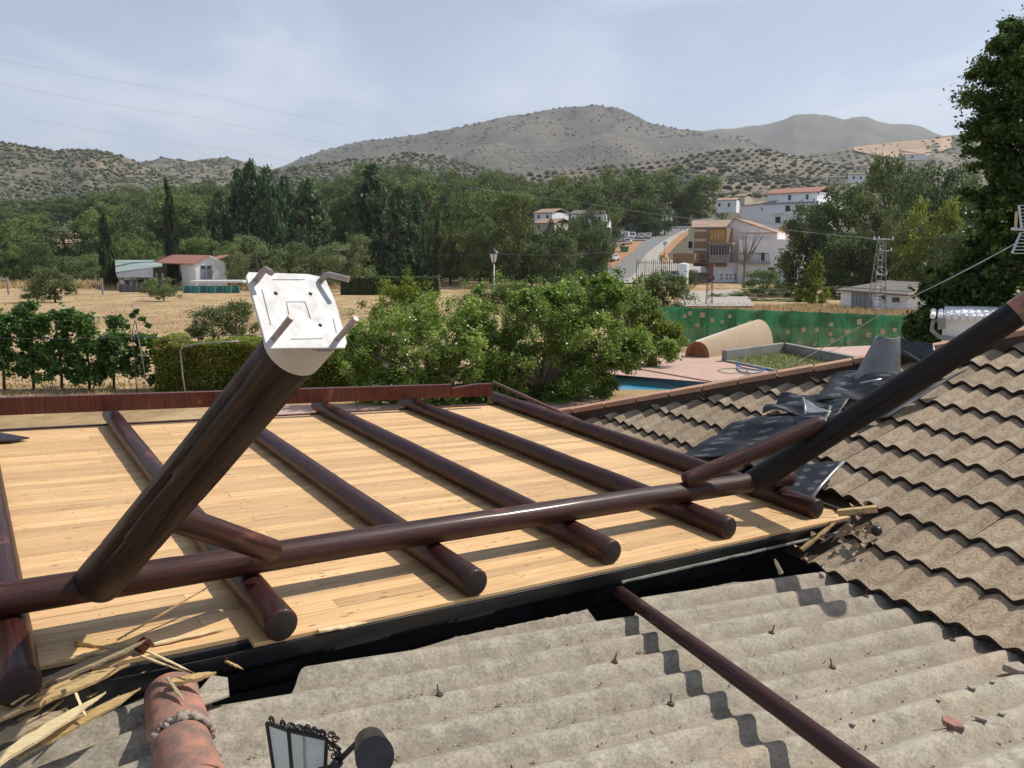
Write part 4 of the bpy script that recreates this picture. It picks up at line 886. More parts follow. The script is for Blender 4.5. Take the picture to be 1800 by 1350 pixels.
# ---- foliage generators (numpy)
def leaf_mesh(name, C, S, mat, seed=0, asp=.62, up=.35, fold=False, rnd=None):
    rs = np.random.RandomState(seed); N = len(C); C = np.asarray(C, float); S = np.asarray(S, float).reshape(-1, 1)
    nrm = rs.normal(size=(N, 3)); nrm[:, 2] = np.abs(nrm[:, 2])+up; nrm /= np.linalg.norm(nrm, axis=1, keepdims=True)
    a = rs.normal(size=(N, 3)); a -= nrm*(a*nrm).sum(1, keepdims=True); a /= np.linalg.norm(a, axis=1, keepdims=True); b = np.cross(nrm, a)
    if fold:
        V = np.stack([C-a*S, C+a*S*.15+b*S*asp, C+a*S*1.05-nrm*S*.25, C+a*S*.15-b*S*asp, C+a*S*.1-nrm*S*.16], 1)
        V = V[:, :4]
    else: V = np.stack([C-a*S, C+b*S*asp, C+a*S-nrm*S*.2, C-b*S*asp], 1)
    me = bpy.data.meshes.new(name); me.vertices.add(4*N); me.vertices.foreach_set('co', V.reshape(-1).astype(np.float32))
    me.loops.add(4*N); me.loops.foreach_set('vertex_index', np.arange(4*N, dtype=np.int32)); me.polygons.add(N)
    me.polygons.foreach_set('loop_start', np.arange(0, 4*N, 4, dtype=np.int32)); me.polygons.foreach_set('loop_total', np.full(N, 4, np.int32))
    r = rs.rand(N) if rnd is None else np.clip(rnd+rs.normal(size=N)*.18, 0, 1)
    at = me.attributes.new('rnd', 'FLOAT', 'POINT'); at.data.foreach_set('value', np.repeat(r, 4).astype(np.float32))
    me.materials.append(M[mat]); me.update(calc_edges=True); return me
def clump_pts(cl, n, seed, shell=.55):
    rs = np.random.RandomState(seed); cl = np.asarray(cl, float); w_ = cl[:, 3]**2; idx = rs.choice(len(cl), n, p=w_/w_.sum())
    d = rs.normal(size=(n, 3)); d /= np.linalg.norm(d, axis=1, keepdims=True); r = cl[idx, 3]*(shell+(1-shell)*rs.rand(n))*(1+.18*rs.normal(size=n))
    r = np.where(rs.rand(n) < .45, cl[idx, 3]*np.abs(rs.normal(size=n))*.75, r)
    c = rs.rand(len(cl))[idx]; return cl[idx, :3]+d*r[:, None]*np.array([1, 1, .85]), c
# unit trees: height 1, crown width 1 (scaled per tree)
def unit_crown(kind, seed):
    rs = np.random.RandomState(seed); cl = []
    if kind == 'poplar':
        for k in range(70):
            z = .10+.90*rs.rand()**.9; w_ = .42*math.sin(math.pi*min(1, (z*.93+.06)))**.6*(1-.35*z); a = rs.rand()*6.28; q = w_*rs.rand()**.5
            cl.append((q*math.cos(a), q*math.sin(a), z-.03, .05+.035*rs.rand()))
        return cl, 9000, .024, 'l_poplar', .25
    if kind == 'cypress':
        for k in range(60):
            z = .03+.95*rs.rand(); w_ = .36*(1-z)**.55*min(1, z*8+.4)+.02; a = rs.rand()*6.28; q = w_*rs.rand()**.5; cl.append((q*math.cos(a), q*math.sin(a), z, .03+.05*(1-z)))
        return cl, 6500, .055, 'l_cypress', .2
    if kind == 'pine':
        for k in range(64):
            z = .12+.80*rs.rand(); e_ = math.sin(math.pi*min(1, max(0, (z-.0)/1.0)))**.6; a = rs.rand()*6.28; q = .46*e_*rs.rand()**.45
            cl.append((q*math.cos(a), q*math.sin(a), z, .06+.07*rs.rand()))
        return cl, 9000, .0155, 'l_pine', .5
    if kind == 'dark':
        for k in range(64):
            z = .10+.82*rs.rand(); e_ = math.sin(math.pi*min(1, max(0, (z+.02)/1.0)))**.6; a = rs.rand()*6.28; q = .46*e_*rs.rand()**.4
            cl.append((q*math.cos(a), q*math.sin(a), z, .08+.07*rs.rand()))
        return cl, 9000, .0165, 'l_dark', .5
    if kind == 'round':
        for k in range(44):
            z = .06+.86*rs.rand(); e_ = math.sqrt(max(.02, 1-((z-.46)/.54)**2)); a = rs.rand()*6.28; q = .44*e_*rs.rand()**.4
            cl.append((q*math.cos(a), q*math.sin(a), z, .08+.06*rs.rand()))
        return cl, 9000, .0165, 'l_green', .5
    if kind == 'willow':
        for k in range(60):
            z = .12+.76*rs.rand(); e_ = math.sqrt(max(.02, 1-((z-.42)/.56)**2)); a = rs.rand()*6.28; q = .47*e_*rs.rand()**.3
            cl.append((q*math.cos(a), q*math.sin(a), z, .05+.05*rs.rand()))
        return cl, 9500, .0125, 'l_grey', .5
    if kind == 'cone':
        for k in range(60):
            z = .04+.94*rs.rand(); w_ = .44*(1-z)**.8+.03; a = rs.rand()*6.28; q = w_*rs.rand()**.4; cl.append((q*math.cos(a), q*math.sin(a), z, .03+.06*(1-z)))
        return cl, 6500, .028, 'l_green', .4
    if kind == 'shrub':
        for k in range(26):
            z = .12+.7*rs.rand(); e_ = math.sqrt(max(.02, 1-((z-.4)/.62)**2)); a = rs.rand()*6.28; q = .42*e_*rs.rand()**.5
            cl.append((q*math.cos(a), q*math.sin(a), z, .09+.1*rs.rand()))
        return cl, 4200, .021, 'l_grey', .4
CR_M = {}; TR_M = {}
def crown_mesh(kind, var, mat=None):
    k = (kind, var, mat)
    if k not in CR_M:
        cl, n, s, mt, up = unit_crown(kind, 100+var*13+len(kind)); P, cr_ = clump_pts(cl, n, var+7); P[:, 2] = np.clip(P[:, 2], .0, 1.03)
        rs = np.random.RandomState(var); CR_M[k] = leaf_mesh('crown', P, s*(.7+.7*rs.rand(n)), mat or mt, var+3, up=.1, rnd=.18+.6*cr_)
    return CR_M[k]
def trunk_mesh(kind, mat):
    k = (kind, mat)
    if k not in TR_M:
        mb = MB(); rg = random.Random(5); top = {'cypress': .5, 'cone': .5, 'shrub': .3}.get(kind, .72)
        mb.tube([(0, 0, -.04), (.01, 0, .12), (-.01, .01, .35), (.01, 0, top)], [.034, .026, .02, .007], 8)
        for q in range(7 if kind not in ('cypress', 'cone') else 3):
            a = rg.uniform(0, 6.28); z = rg.uniform(.18, .55)*top/.72; mb.tube([(0, 0, z), (math.cos(a)*.14, math.sin(a)*.14, z+.12), (math.cos(a)*.28, math.sin(a)*.28, z+.24)], [.014, .010, .004], 6)
        me = bpy.data.meshes.new('trunk'); me.from_pydata([tuple(v) for v in mb.v], [], mb.f); me.materials.append(M[mat]); me.polygons.foreach_set('use_smooth', [True]*len(me.polygons)); TR_M[k] = me
    return TR_M[k]
trg = random.Random(77)
def tree(kind, x, ytop, dist, wpx, label, group=None, mat=None, name=None, ybase=None, cat='tree', bark='bark', var=None):
    p = on(x, ytop, dist); 
    if ybase is not None: p.z = hgt(ybase, dist)
    H_ = hgt(ytop, dist)-p.z
    if H_ < .3: H_ = .3; print('low tree', label, H_)
    W_ = wpx/F*dist*1.02
    nm = name or {'poplar': 'poplar', 'cypress': 'cypress', 'pine': 'pine_tree', 'dark': 'evergreen_tree', 'round': 'leafy_tree', 'willow': 'willow_tree', 'cone': 'young_conifer', 'shrub': 'shrub'}[kind]
    t = thing(nm, label, cat, p, group); t.rotation_euler.z = trg.uniform(0, 6.28)
    v = trg.randrange({'pine': 4, 'dark': 3, 'round': 3, 'poplar': 3}.get(kind, 2)) if var is None else var
    c = bpy.data.objects.new('crown', crown_mesh(kind, v, mat)); col.objects.link(c); c.parent = t; c.scale = (W_, W_, H_)
    u = bpy.data.objects.new('trunk' if kind != 'shrub' else 'stem', trunk_mesh(kind, bark)); col.objects.link(u); u.parent = t; u.scale = (min(W_*1.0, H_*.9), min(W_*1.0, H_*.9), H_)
    return t
# ---- left and middle distance trees
tree('cypress', 181, 370, 128, 38, 'shorter dark cypress standing left of the green roofed shed')
tree('cypress', 293, 316, 128, 36, 'tall dark cypress standing between the two sheds')
tree('cypress', 768, 386, 118, 26, 'small slender cypress in front of the pine clump')
P_ = [(386, 338, 165, 38, 'outermost small poplar left of the tall dark poplar group'), (415, 300, 175, 46, 'left trunk column of the tall dark poplar group'), (442, 286, 172, 50, 'tallest dark poplar of the group left of the metal plate'), (472, 296, 168, 48, 'right column of the tall dark poplar group'), (499, 312, 178, 40, 'narrow poplar just right of the tall poplar group'), (540, 320, 150, 58, 'broad poplar above the metal plate'), (648, 290, 140, 66, 'tall silvery poplar left of the pine clump'), (703, 332, 138, 46, 'poplar standing against the left side of the pine clump'), (731, 345, 142, 34, 'slim poplar touching the pines')]
for x, y, d, w_, lb in P_: tree('poplar', x, y, d, w_*1.85, lb, 'dark poplars in the middle distance')
for x, y, d, w_, lb in [(612, 406, 118, 92, 'round grey green willow behind the right edge of the metal plate'), (448, 404, 122, 96, 'broad grey green willow left of the metal plate'), (505, 418, 126, 80, 'low willow directly behind the metal plate'), (552, 426, 124, 70, 'small willow between the plate and the round willow'), (400, 436, 128, 60, 'leftmost willow beside the white shed')]: tree('willow', x, y, d, w_*1.15, lb, 'willows behind the metal plate')
for x, y, d, w_, lb in [(772, 352, 150, 70, 'left pine of the dense clump in the middle'), (818, 338, 148, 80, 'second pine of the dense clump in the middle'), (862, 344, 144, 74, 'middle pine behind the street lantern'), (905, 332, 132, 90, 'front pine with pale trunk at the right end of the clump'), (842, 370, 136, 70, 'lower pine directly behind the lantern'), (790, 375, 140, 60, 'low pine behind the small cypress')]: tree('pine', x, y, d, w_*1.25, lb, 'pines of the dense clump')
for x, y, d, w_, lb in [(978, 408, 128, 92, 'rounded dark evergreen right of the pine clump'), (935, 425, 135, 60, 'dark evergreen filling the gap at the foot of the pines'), (1040, 398, 140, 66, 'sparse dark tree left of the road'), (1052, 376, 160, 44, 'upright dark tree beside the road bend')]: tree('dark', x, y, d, w_*1.15, lb)
for x, y, d, w_, lb in [(1015, 300, 230, 120, 'large tree crown rising above the white houses on the left of the road'), (1085, 282, 300, 110, 'tall tree above the parked cars'), (1120, 300, 315, 90, 'tree right of the tall one above the parked cars'), (1190, 292, 345, 110, 'big dark tree at the top of the road'), (1235, 306, 340, 80, 'tree right of the road top'), (1160, 318, 350, 80, 'dark tree behind the road bend'), (985, 330, 215, 80, 'green tree above the sloping white roof'), (1050, 320, 220, 90, 'tree behind the sparse dark one')]: tree('round' if trg.random() < .5 else 'pine', x, y, d, w_*1.15, lb, mat='l_pine', name='leafy_tree')
tree('round', 1112, 398, 315, 30, 'small round bush tree beside the parked cars')
for x, y, d, w_, lb in [(1000, 372, 150, 60, 'leafy tree half covering the long white building'), (1030, 365, 158, 56, 'second leafy tree before the long white building'), (975, 372, 152, 40, 'tree between the two white houses left of the road'), (1052, 350, 200, 60, 'tree at the right end of the long white building'), (920, 392, 140, 50, 'tree at the left of the cream porch house')]: tree('pine', x, y, d, w_*1.15, lb, mat='l_dark', name='leafy_tree')
for x, y, d, w_, lb in [(1138, 350, 296, 44, 'tree left of the small white house at the road top'), (1170, 352, 296, 40, 'tree right of the small white house at the road top'), (1153, 378, 290, 26, 'bush in front of the small white house at the road top')]: tree('dark', x, y, d, w_, lb)
# dense wood covering the hillside on the left: single trees in rows
rows = [(205, 452, 360), (235, 425, 352), (268, 0, 346), (305, 0, 335), (350, 0, 322), (395, 0, 312)]
rg = random.Random(12); n_t = 0
prof = [(-120, 392), (0, 362), (60, 356), (120, 350), (200, 338), (280, 330), (340, 318), (400, 322), (560, 330), (600, 318), (660, 300), (720, 296), (760, 305), (820, 320), (880, 312), (940, 322), (1000, 330)]
def prof_y(x):
    for a, b in zip(prof, prof[1:]):
        if a[0] <= x <= b[0]: return a[1]+(b[1]-a[1])*(x-a[0])/(b[0]-a[0])
    return 330
LM = [(-90, 'the outer left edge'), (-40, 'the left border'), (0, 'the leftmost grape vine'), (32, 'the left fence post'), (62, 'the low green bush'), (95, 'the tall loose shrub'), (128, 'the tan clearing'), (155, 'the clearing right end'), (183, 'the shorter cypress'), (210, 'the green roof left end'), (240, 'the green shed roof'), (268, 'the green roof right end'), (293, 'the tall cypress'), (322, 'the red shed roof'), (352, 'the grey shed door'), (386, 'the small poplar'), (413, 'the left poplar column'), (442, 'the tallest poplar'), (472, 'the right poplar column'), (500, 'the narrow poplar'), (525, 'the metal plate middle'), (550, 'the broad poplar'), (580, 'the plate right rods'), (612, 'the round willow'), (645, 'the silvery poplar'), (675, 'the gap between the poplars'), (705, 'the poplar beside the pines'), (735, 'the slim poplar'), (768, 'the small slender cypress'), (800, 'the second pine'), (835, 'the left of the street lamp'), (868, 'the street lamp'), (905, 'the front pine'), (940, 'the cream porch house'), (975, 'the rounded dark evergreen'), (1005, 'the long white building')]
desc = {'pine': 'olive green pine', 'dark': 'dark evergreen', 'round': 'bright leafy tree'}
for ri, (d, _, _) in enumerate(rows):
    x = -90-20*(ri % 2)
    while x < 1000:
        base_y = 428-gz(0, d)*F/d; top = prof_y(x)+(5-ri)*7+rg.uniform(-9, 8)-(14 if x > 540 else 4)
        skip = (60 < x < 190 and d in (235, 268, 305)) or (x > 560 and d < 230) or (d == 205 and x < 0)
        if not skip and base_y-top > 16:
            kd = rg.choice(['pine', 'pine', 'dark', 'round'] if x > 480 or ri > 1 else ['pine', 'dark', 'round', 'round'])
            wd = (12+rg.uniform(-1, 5))/d*F
            side = 'above '+min(LM, key=lambda l: abs(l[0]-x))[1]
            tree(kd, x, min(top, base_y-wd*.55), d, wd*1.2, '%s, %s row of the hillside wood, %s' % (desc[kd], ['first', 'second', 'third', 'fourth', 'fifth', 'topmost'][ri], side), 'trees of the hillside wood'); n_t += 1
        x += 11.0/d*F*rg.uniform(.72, 1.05)
# low trees and hedges along the far side of the field
used_ = set()
for k in range(16):
    x = -40+k*26
    if 190 < x < 420: continue
    nm_ = min((l for l in LM if l[1] not in used_), key=lambda l: abs(l[0]-x)); used_.add(nm_[1])
    tree(rg.choice(['round', 'dark', 'shrub']), x, 452+rg.uniform(-10, 10)-(x < 80)*30, 140+rg.uniform(-5, 12), 60, 'low hedge tree beyond the field, below '+nm_[1], 'hedge row beyond the field', name='hedge_tree')
for x in (235, 335, 360, 385, 260, 210): tree('round', x, 425+rg.uniform(-12, 8), 158, 64, 'leafy tree close behind the sheds, over '+min(LM, key=lambda l: abs(l[0]-x))[1], 'trees behind the sheds', name='leafy_tree')
tree('round', 30, 398, 150, 110, 'broad green tree at the left border above the field', mat='l_green'); tree('round', 232, 392, 175, 90, 'dark green tree between the cypresses', mat='l_dark')
used_ = set()
for k, x in enumerate(range(570, 1010, 22)):
    nm_ = min((l for l in LM if l[1] not in used_), key=lambda l: abs(l[0]-x)); used_.add(nm_[1])
    tree('dark', x, 452+rg.uniform(-10, 8), 152+rg.uniform(-3, 6), 56, 'dark undergrowth shrub at the foot of the wood, below '+nm_[1], 'undergrowth at the foot of the wood', name='shrub', cat='shrub')
# tan clearing among the wood on the left
mb = MB(); q = [on(x, 400, d, .5) for x, d in [(78, 262), (110, 258), (172, 260), (255, 275), (250, 300), (140, 320), (92, 300)]]
q = [Vector((p.x, p.y, gz(p.x, p.y)+.35)) for p in q]; mb.add(q, [tuple(range(len(q)))]); mb.build('clearing', 'tanfield', None, kind='structure')
# ---- shrubs on the field
for x, yt, yb, w_, lb, mt in [(90, 462, 530, 78, 'tall loose shrub at the left of the dry field', 'l_grey'), (62, 500, 530, 46, 'low green bush in front of the tall loose shrub', 'l_green'), (285, 484, 528, 62, 'rounded shrub in front of the tall cypress', 'l_grey'), (262, 492, 520, 30, 'small shrub left of the rounded one', 'l_green')]:
    d = 2.75/((yb-428)/F-.036); tree('shrub', x, yt, d, w_*1.15, lb, mat=mt, cat='shrub')
for x, yt, yb, w_, lb in [(372, 532, 600, 80, 'sparse grey green shrub left of the post'), (418, 520, 598, 60, 'taller grey green shrub touching the steel sleeve'), (346, 556, 600, 44, 'small sparse shrub at the left of the grey green pair')]:
    d = 2.75/((yb-428)/F-.036); tree('shrub', x, yt, d, w_*1.1, lb, mat='l_grey', cat='shrub')
def hedge(px0, px1, ytop, ybase, depth_m, leaf, n, mat, label, name='hedge', wob=.1):
    d = 2.75/((ybase-428)/F-.036) if ybase < 520 or True else 0
    a = on(px0, ybase, d); b = on(px1, ybase, d); hz_ = hgt(ytop, d)-a.z; rs = np.random.RandomState(n)
    t = rs.rand(n, 3); lx = (b-a).length; P = np.empty((n, 3)); face = rs.rand(n)
    e = .72+.28*rs.rand(n); P[:, 0] = a.x+(b.x-a.x)*t[:, 0]; top = face < .4
    P[:, 2] = a.z+np.where(top, hz_*(.93+.12*rs.rand(n)), hz_*t[:, 2]); P[:, 1] = a.y+(b.y-a.y)*t[:, 0]+np.where(top, depth_m*t[:, 1], .25*rs.rand(n))
    nz_ = np.array([noise.noise(Vector((p[0]*1.7, p[2]*1.7, n))) for p in P]); P[:, 1] += nz_*wob*2.5; P[:, 2] += np.where(top, nz_*wob*2, 0)
    t_ = thing(name, label, 'hedge', a)
    o = bpy.data.objects.new('foliage', leaf_mesh('foliage', P-np.array(a), leaf*(.7+.6*rs.rand(n)), mat, n, up=.3, rnd=.5+nz_*.5)); col.objects.link(o); o.parent = t_
    mb = MB(); mb.abox(0, b.x-a.x, .25, depth_m, -.2, hz_*.86); o2 = mb.build('branch_core', 'bark', None, loc=(0, 0, 0)); o2.parent = t_; return t_
hedge(272, 660, 606, 692, 1.0, .035, 34000, 'l_hedge', 'clipped yellow green hedge behind the leaning post', wob=.12)
hedge(598, 772, 488, 517, 2.0, .16, 5000, 'l_dark', 'long dark clipped hedge beyond the dry field right of the plate')
# ---- vine row on the left
vine_spots = [(-40, 560, 690), (20, 540, 688), (52, 545, 692), (100, 540, 697), (140, 565, 690), (178, 590, 675), (215, 560, 640)]
def vine(xc, yt, yb, w_, label, n, seed, sway=0):
    d = 18.6; a = on(xc, yb, d); base = Vector((a.x, a.y, gz(a.x, a.y))); rs = random.Random(seed); t = thing('grape_vine', label, 'vine', base, 'row of grape vines')
    cl = []
    for k in range(52):
        x = rs.gauss(0, .72)*w_/70; y = rs.gauss(0, .18); zt = hgt(yt, d)-base.z; z = zt*rs.uniform(.20, .97)-.10*abs(x); cl.append((x, y, z, rs.uniform(.06, .2)))
    for k in range(7): x = rs.uniform(-.5, .5)*w_/60; cl.append((x, rs.gauss(0, .1), (hgt(yt, d)-base.z)*rs.uniform(.22, .45), rs.uniform(.05, .09)))
    P, c = clump_pts(cl, n, seed, .3); sz = .043*(.6+.7*np.random.RandomState(seed).rand(n))
    o = bpy.data.objects.new('leaves', leaf_mesh('leaves', P, sz, 'l_vine', seed, asp=.85, up=.4, rnd=.2+.6*c)); col.objects.link(o); o.parent = t
    mb = MB(); mb.tube([base, base+Vector((.04, 0, .6)), base+Vector((-.03, .02, 1.2)), base+Vector((.05, 0, 1.7))], [.035, .03, .024, .012], 8); mb.build('trunk', 'bark', t, smooth=True)
vine(-60, 545, 690, 80, 'grape vine cut by the left border', 8000, 1); vine(8, 532, 688, 80, 'leafy grape vine at the left border', 9000, 2); vine(60, 530, 692, 84, 'tallest and densest grape vine of the row', 9500, 3)
vine(110, 545, 695, 70, 'grape vine with a dark stem right of the densest one', 8000, 4); vine(158, 578, 690, 66, 'lower grape vine near the leaning stake', 7000, 5); vine(200, 585, 680, 56, 'last grape vine of the row beside the wire post', 5600, 6)
d = 18.0
def stake(x0, y0, x1, y1, label, r=.018, dd=18.0, mat='greyp'):
    mb = MB(); mb.tube([U(x0, y0, dd), U(x1, y1, dd)], r, 8); mb.build('stake', mat, None, label=label, cat='stake', smooth=True)
stake(233, 535, 257, 670, 'leaning grey stake at the end of the vine row', .014)
mb = MB(); mb.tube([U(x, y, 18.2) for x, y in [(-40, 594), (100, 596), (232, 592), (255, 591), (300, 597), (340, 594), (380, 588), (430, 590), (520, 585)]], .011, 6); mb.build('vine_wire', 'wire', None, label='dark irrigation pipe strung from the vines to behind the post', cat='pipe', smooth=True)
mb = MB(); mb.tube([U(x, y, 17) for x, y in [(326, 690), (321, 660), (317, 616), (322, 610), (345, 605), (375, 602), (420, 600)]], .017, 8); mb.build('pipe_frame', 'greyp', None, label='bent grey tube frame standing in front of the hedge', cat='tube frame', smooth=True)
cl = [((on(205+k*9, 560, 18).x-on(230, 560, 18).x), 0, (hgt(y, 18)-gz(0, 18)), .07) for k, y in enumerate([605, 590, 575, 555, 548, 560, 572])]
P, c = clump_pts(cl, 420, 9, .3); t = thing('vine_shoot', 'climbing vine shoot arching over the leaning stake', 'vine', on(230, 560, 18)); o = bpy.data.objects.new('leaves', leaf_mesh('leaves', P, .042*np.ones(420), 'l_vine', 5, asp=.85, rnd=.3+.5*c)); col.objects.link(o); o.parent = t
mb = MB(); mb.tube([on(230, 560, 18), on(230, 560, 18)+Vector((0, 0, 1.4)), on(238, 560, 18)+Vector((0, 0, 1.75))], [.012, .01, .005], 6); mb.build('stem', 'bark', t)
# ---- the fruit trees and bushes behind the deck
def big_tree(name, label, dist, blobs, n, leaf, mat, trunk_px, seed, limb=True, cat='tree', shell=.35, asp=.55, ydev=.9, rnd=.2, trunk_r=.09, bark='greybark'):
    base = on(trunk_px[0], 600, dist); t = thing(name, label, cat, base); rs = random.Random(seed); cl = []
    for x, y, r in blobs:
        c = U(x, y, dist/ cP*1.0 if False else dist)
        c = ray(x, y)*(dist/ray(x, y).y); R0 = r/F*dist
        for k in range(24):
            dv = Vector((rs.gauss(0, .60), rs.gauss(0, ydev*.7), rs.gauss(0, .55)+(rs.random() < .15)*.7))*R0; cl.append(tuple(c-base+dv)+(.10*dist/16+R0*rs.uniform(.06, .22),))
    P, c = clump_pts(cl, n, seed, shell); gl = gz(base.x, base.y)-base.z; P[:, 2] = np.maximum(P[:, 2], gl+.15)
    rr2 = np.random.RandomState(seed); o = bpy.data.objects.new('leaves', leaf_mesh('leaves', P, leaf*(.65+.7*rr2.rand(n)), mat, seed, asp=asp, up=.25, fold=True, rnd=rnd+.6*c)); col.objects.link(o); o.parent = t
    mb = MB(); top = ray(*trunk_px)*(dist/ray(*trunk_px).y); f = base+Vector((0, 0, 0)); mid = f.lerp(top, .5)+Vector((.06, 0, 0)); mb.tube([f-Vector((0, 0, .2)), mid, top], [trunk_r, trunk_r*.8, trunk_r*.6], 10); mb.build('trunk', bark, t, smooth=True)
    if limb:
        for x, y, r in blobs:
            c = ray(x, y)*(dist/ray(x, y).y); m_ = top.lerp(c, .5)+Vector((0, rs.uniform(-.2, .2), .15)); MB().tube([top, m_, c, c.lerp(m_, -.12)], [trunk_r*.5, trunk_r*.35, trunk_r*.2, .006], 7).build('limb', bark, t, smooth=True)
    return t
big_tree('fruit_tree', 'large leafy fruit tree in the middle behind the deck with thin pale limbs', 16.6, [(860, 585, 46), (930, 570, 50), (985, 560, 48), (1030, 545, 40), (1062, 535, 26), (900, 630, 60), (970, 635, 66), (1040, 610, 56), (1085, 590, 36), (1085, 632, 26), (1175, 612, 12), (1060, 680, 24), (860, 665, 42), (960, 690, 26), (1000, 590, 50), (1020, 655, 40), (930, 680, 34), (1010, 695, 26), (860, 620, 50), (1120, 610, 26), (1058, 505, 12), (1085, 512, 9), (980, 525, 14), (920, 535, 16)], 80000, .036, 'l_fruit', (952, 680), 3, rnd=.2, ydev=1.3)
big_tree('fruit_tree', 'left fruit tree of the middle group with denser shorter crown', 16.2, [(690, 600, 42), (740, 605, 50), (800, 595, 46), (640, 615, 30), (700, 640, 50), (770, 650, 52), (660, 690, 30), (700, 695, 30), (620, 610, 26), (730, 580, 34), (650, 596, 26), (720, 680, 40), (790, 690, 34), (830, 640, 48), (650, 660, 34), (620, 640, 24), (820, 565, 34), (840, 690, 30), (880, 685, 26), (760, 690, 22)], 46000, .036, 'l_fruit', (760, 690), 7, ydev=1.2)
big_tree('fruit_tree', 'back fruit tree whose tips stand before the lantern and the road', 21, [(830, 530, 22), (845, 515, 12), (880, 520, 20), (905, 530, 28), (950, 525, 22), (1000, 512, 16), (1030, 502, 12), (1068, 500, 11), (1085, 512, 16), (1120, 530, 24), (1090, 540, 34), (960, 545, 30)], 24000, .038, 'l_fruit', (1000, 560), 9)
big_tree('bush', 'bright yellow green bush at the left of the fruit trees', 24, [(700, 533, 34), (735, 548, 34), (680, 555, 28), (722, 512, 14), (760, 568, 24)], 16000, .038, 'l_yellow', (710, 560), 11, cat='bush', ydev=1)
big_tree('bush', 'yellow green bush between the fruit tree and the green netting', 21, [(1140, 580, 28), (1165, 588, 24), (1125, 600, 28), (1155, 568, 16), (1183, 596, 14), (1140, 618, 18)], 14000, .034, 'l_yellow', (1145, 600), 12, cat='bush')
big_tree('olive_bush', 'grey green bushy tree beside the road end above the netting', 42, [(1165, 512, 22), (1185, 525, 24), (1140, 524, 18), (1150, 500, 10), (1190, 500, 12)], 9000, .075, 'l_grey', (1165, 520), 13, cat='bush', bark='bark')
# near walnut at the right border
big_tree('walnut_tree', 'big dark walnut tree filling the right border with drooping leaves', 14.5, [(1800, 70, 36), (1788, 50, 12), (1800, 115, 40), (1765, 170, 34), (1742, 195, 24), (1722, 220, 14), (1800, 185, 48), (1785, 245, 36), (1840, 120, 70), (1815, 290, 52), (1775, 330, 30), (1790, 375, 40), (1830, 400, 70), (1880, 250, 100), (1765, 420, 28), (1785, 455, 44), (1740, 480, 30), (1745, 525, 38), (1700, 525, 28), (1660, 555, 26), (1630, 565, 20), (1690, 565, 26), (1800, 500, 50), (1606, 585, 14), (1775, 85, 26), (1760, 130, 26), (1750, 240, 26), (1765, 290, 30), (1752, 350, 26), (1738, 420, 24), (1715, 455, 26), (1690, 490, 28), (1655, 525, 26), (1720, 560, 24), (1625, 590, 18)], 85000, .045, 'l_walnut', (1850, 420), 21, rnd=.12, ydev=1.4, trunk_r=.16, bark='bark')
# ---- right group
for x, y, d, w_, kd, lb, mt in [(1480, 318, 100, 110, 'round', 'large dark tree right of the white houses', 'l_dark'), (1430, 350, 98, 90, 'round', 'left bulge tree shading the white houses', 'l_dark'), (1535, 335, 96, 100, 'round', 'tree right of the large dark one behind the pylon', 'l_pine'), (1500, 400, 92, 110, 'dark', 'dark lower crown behind the pylon', 'l_dark'), (1590, 365, 88, 80, 'round', 'olive green tree right of the pylon', 'l_pine'), (1645, 342, 78, 100, 'round', 'bright topped tree left of the walnut', 'l_yellow'), (1690, 400, 70, 100, 'dark', 'dark tree merging with the walnut', 'l_dark'), (1565, 262, 150, 86, 'pine', 'tall pine above the pylon', 'l_pine'), (1650, 262, 140, 110, 'dark', 'broad dark pine on the skyline right', 'l_dark'), (1700, 275, 138, 90, 'dark', 'dark pine between the broad one and the walnut', 'l_dark'), (1610, 290, 146, 80, 'pine', 'pine in the gap between the skyline pines', 'l_pine'), (1560, 440, 90, 70, 'dark', 'dark undergrowth tree behind the small house', 'l_dark'), (1620, 440, 80, 90, 'dark', 'dark tree above the small house', 'l_dark')]:
    tree(kd, x, y, d, w_*1.2, lb, mat=mt, ybase=None)
tree('cone', 1438, 444, 72, 70, 'bright green young conifer in front of the white houses', mat='l_yellow')
for x, yt, d, w_, lb, mt in [(1345, 470, 110, 70, 'green shrub against the white wall', 'l_green'), (1385, 488, 105, 60, 'low dark shrub right of the green one', 'l_dark'), (1325, 500, 100, 50, 'small shrub before the concrete yard', 'l_grey'), (1300, 510, 90, 50, 'grey green weeds at the yard edge', 'l_grey'), (1360, 505, 92, 60, 'dark oleander row left part', 'l_dark'), (1405, 505, 90, 50, 'dark oleander row right part', 'l_dark'), (1262, 515, 88, 40, 'small weeds below the red mast', 'l_grey'), (1512, 520, 66, 30, 'bright bush in front of the garage door', 'l_yellow'), (1400, 525, 78, 80, 'pale brush behind the netting', 'l_grey'), (1340, 524, 80, 60, 'pale brush left of the conifer', 'l_grey'), (1215, 470, 130, 26, 'small shrub beside the white tank', 'l_grey'), (1470, 500, 84, 60, 'dark shrub right of the conifer', 'l_dark')]: tree('shrub', x, yt, d, w_*1.1, lb, mat=mt, cat='shrub')
# bare tree in front of the white house
p = on(1308, 490, 128); bt = thing('bare_tree', 'leafless grey tree in front of the white house', 'tree', p); H_ = hgt(402, 128)-p.z; rg = random.Random(2)
MB().tube([p, p+Vector((0, 0, H_*.35)), p+Vector((.1, 0, H_*.5))], [.28, .2, .14], 7).build('trunk', 'greybark', bt)
for k in range(16):
    a = rg.uniform(-1, 1); q0 = p+Vector((0, 0, H_*rg.uniform(.35, .5))); q1 = q0+Vector((a*1.5, rg.uniform(-1, 1), H_*.2)); q2 = q1+Vector((a*1.3, 0, H_*rg.uniform(.2, .34)))
    MB().tube([q0, q1, q2], [.10, .06, .03], 5).build('limb', 'greybark', bt)
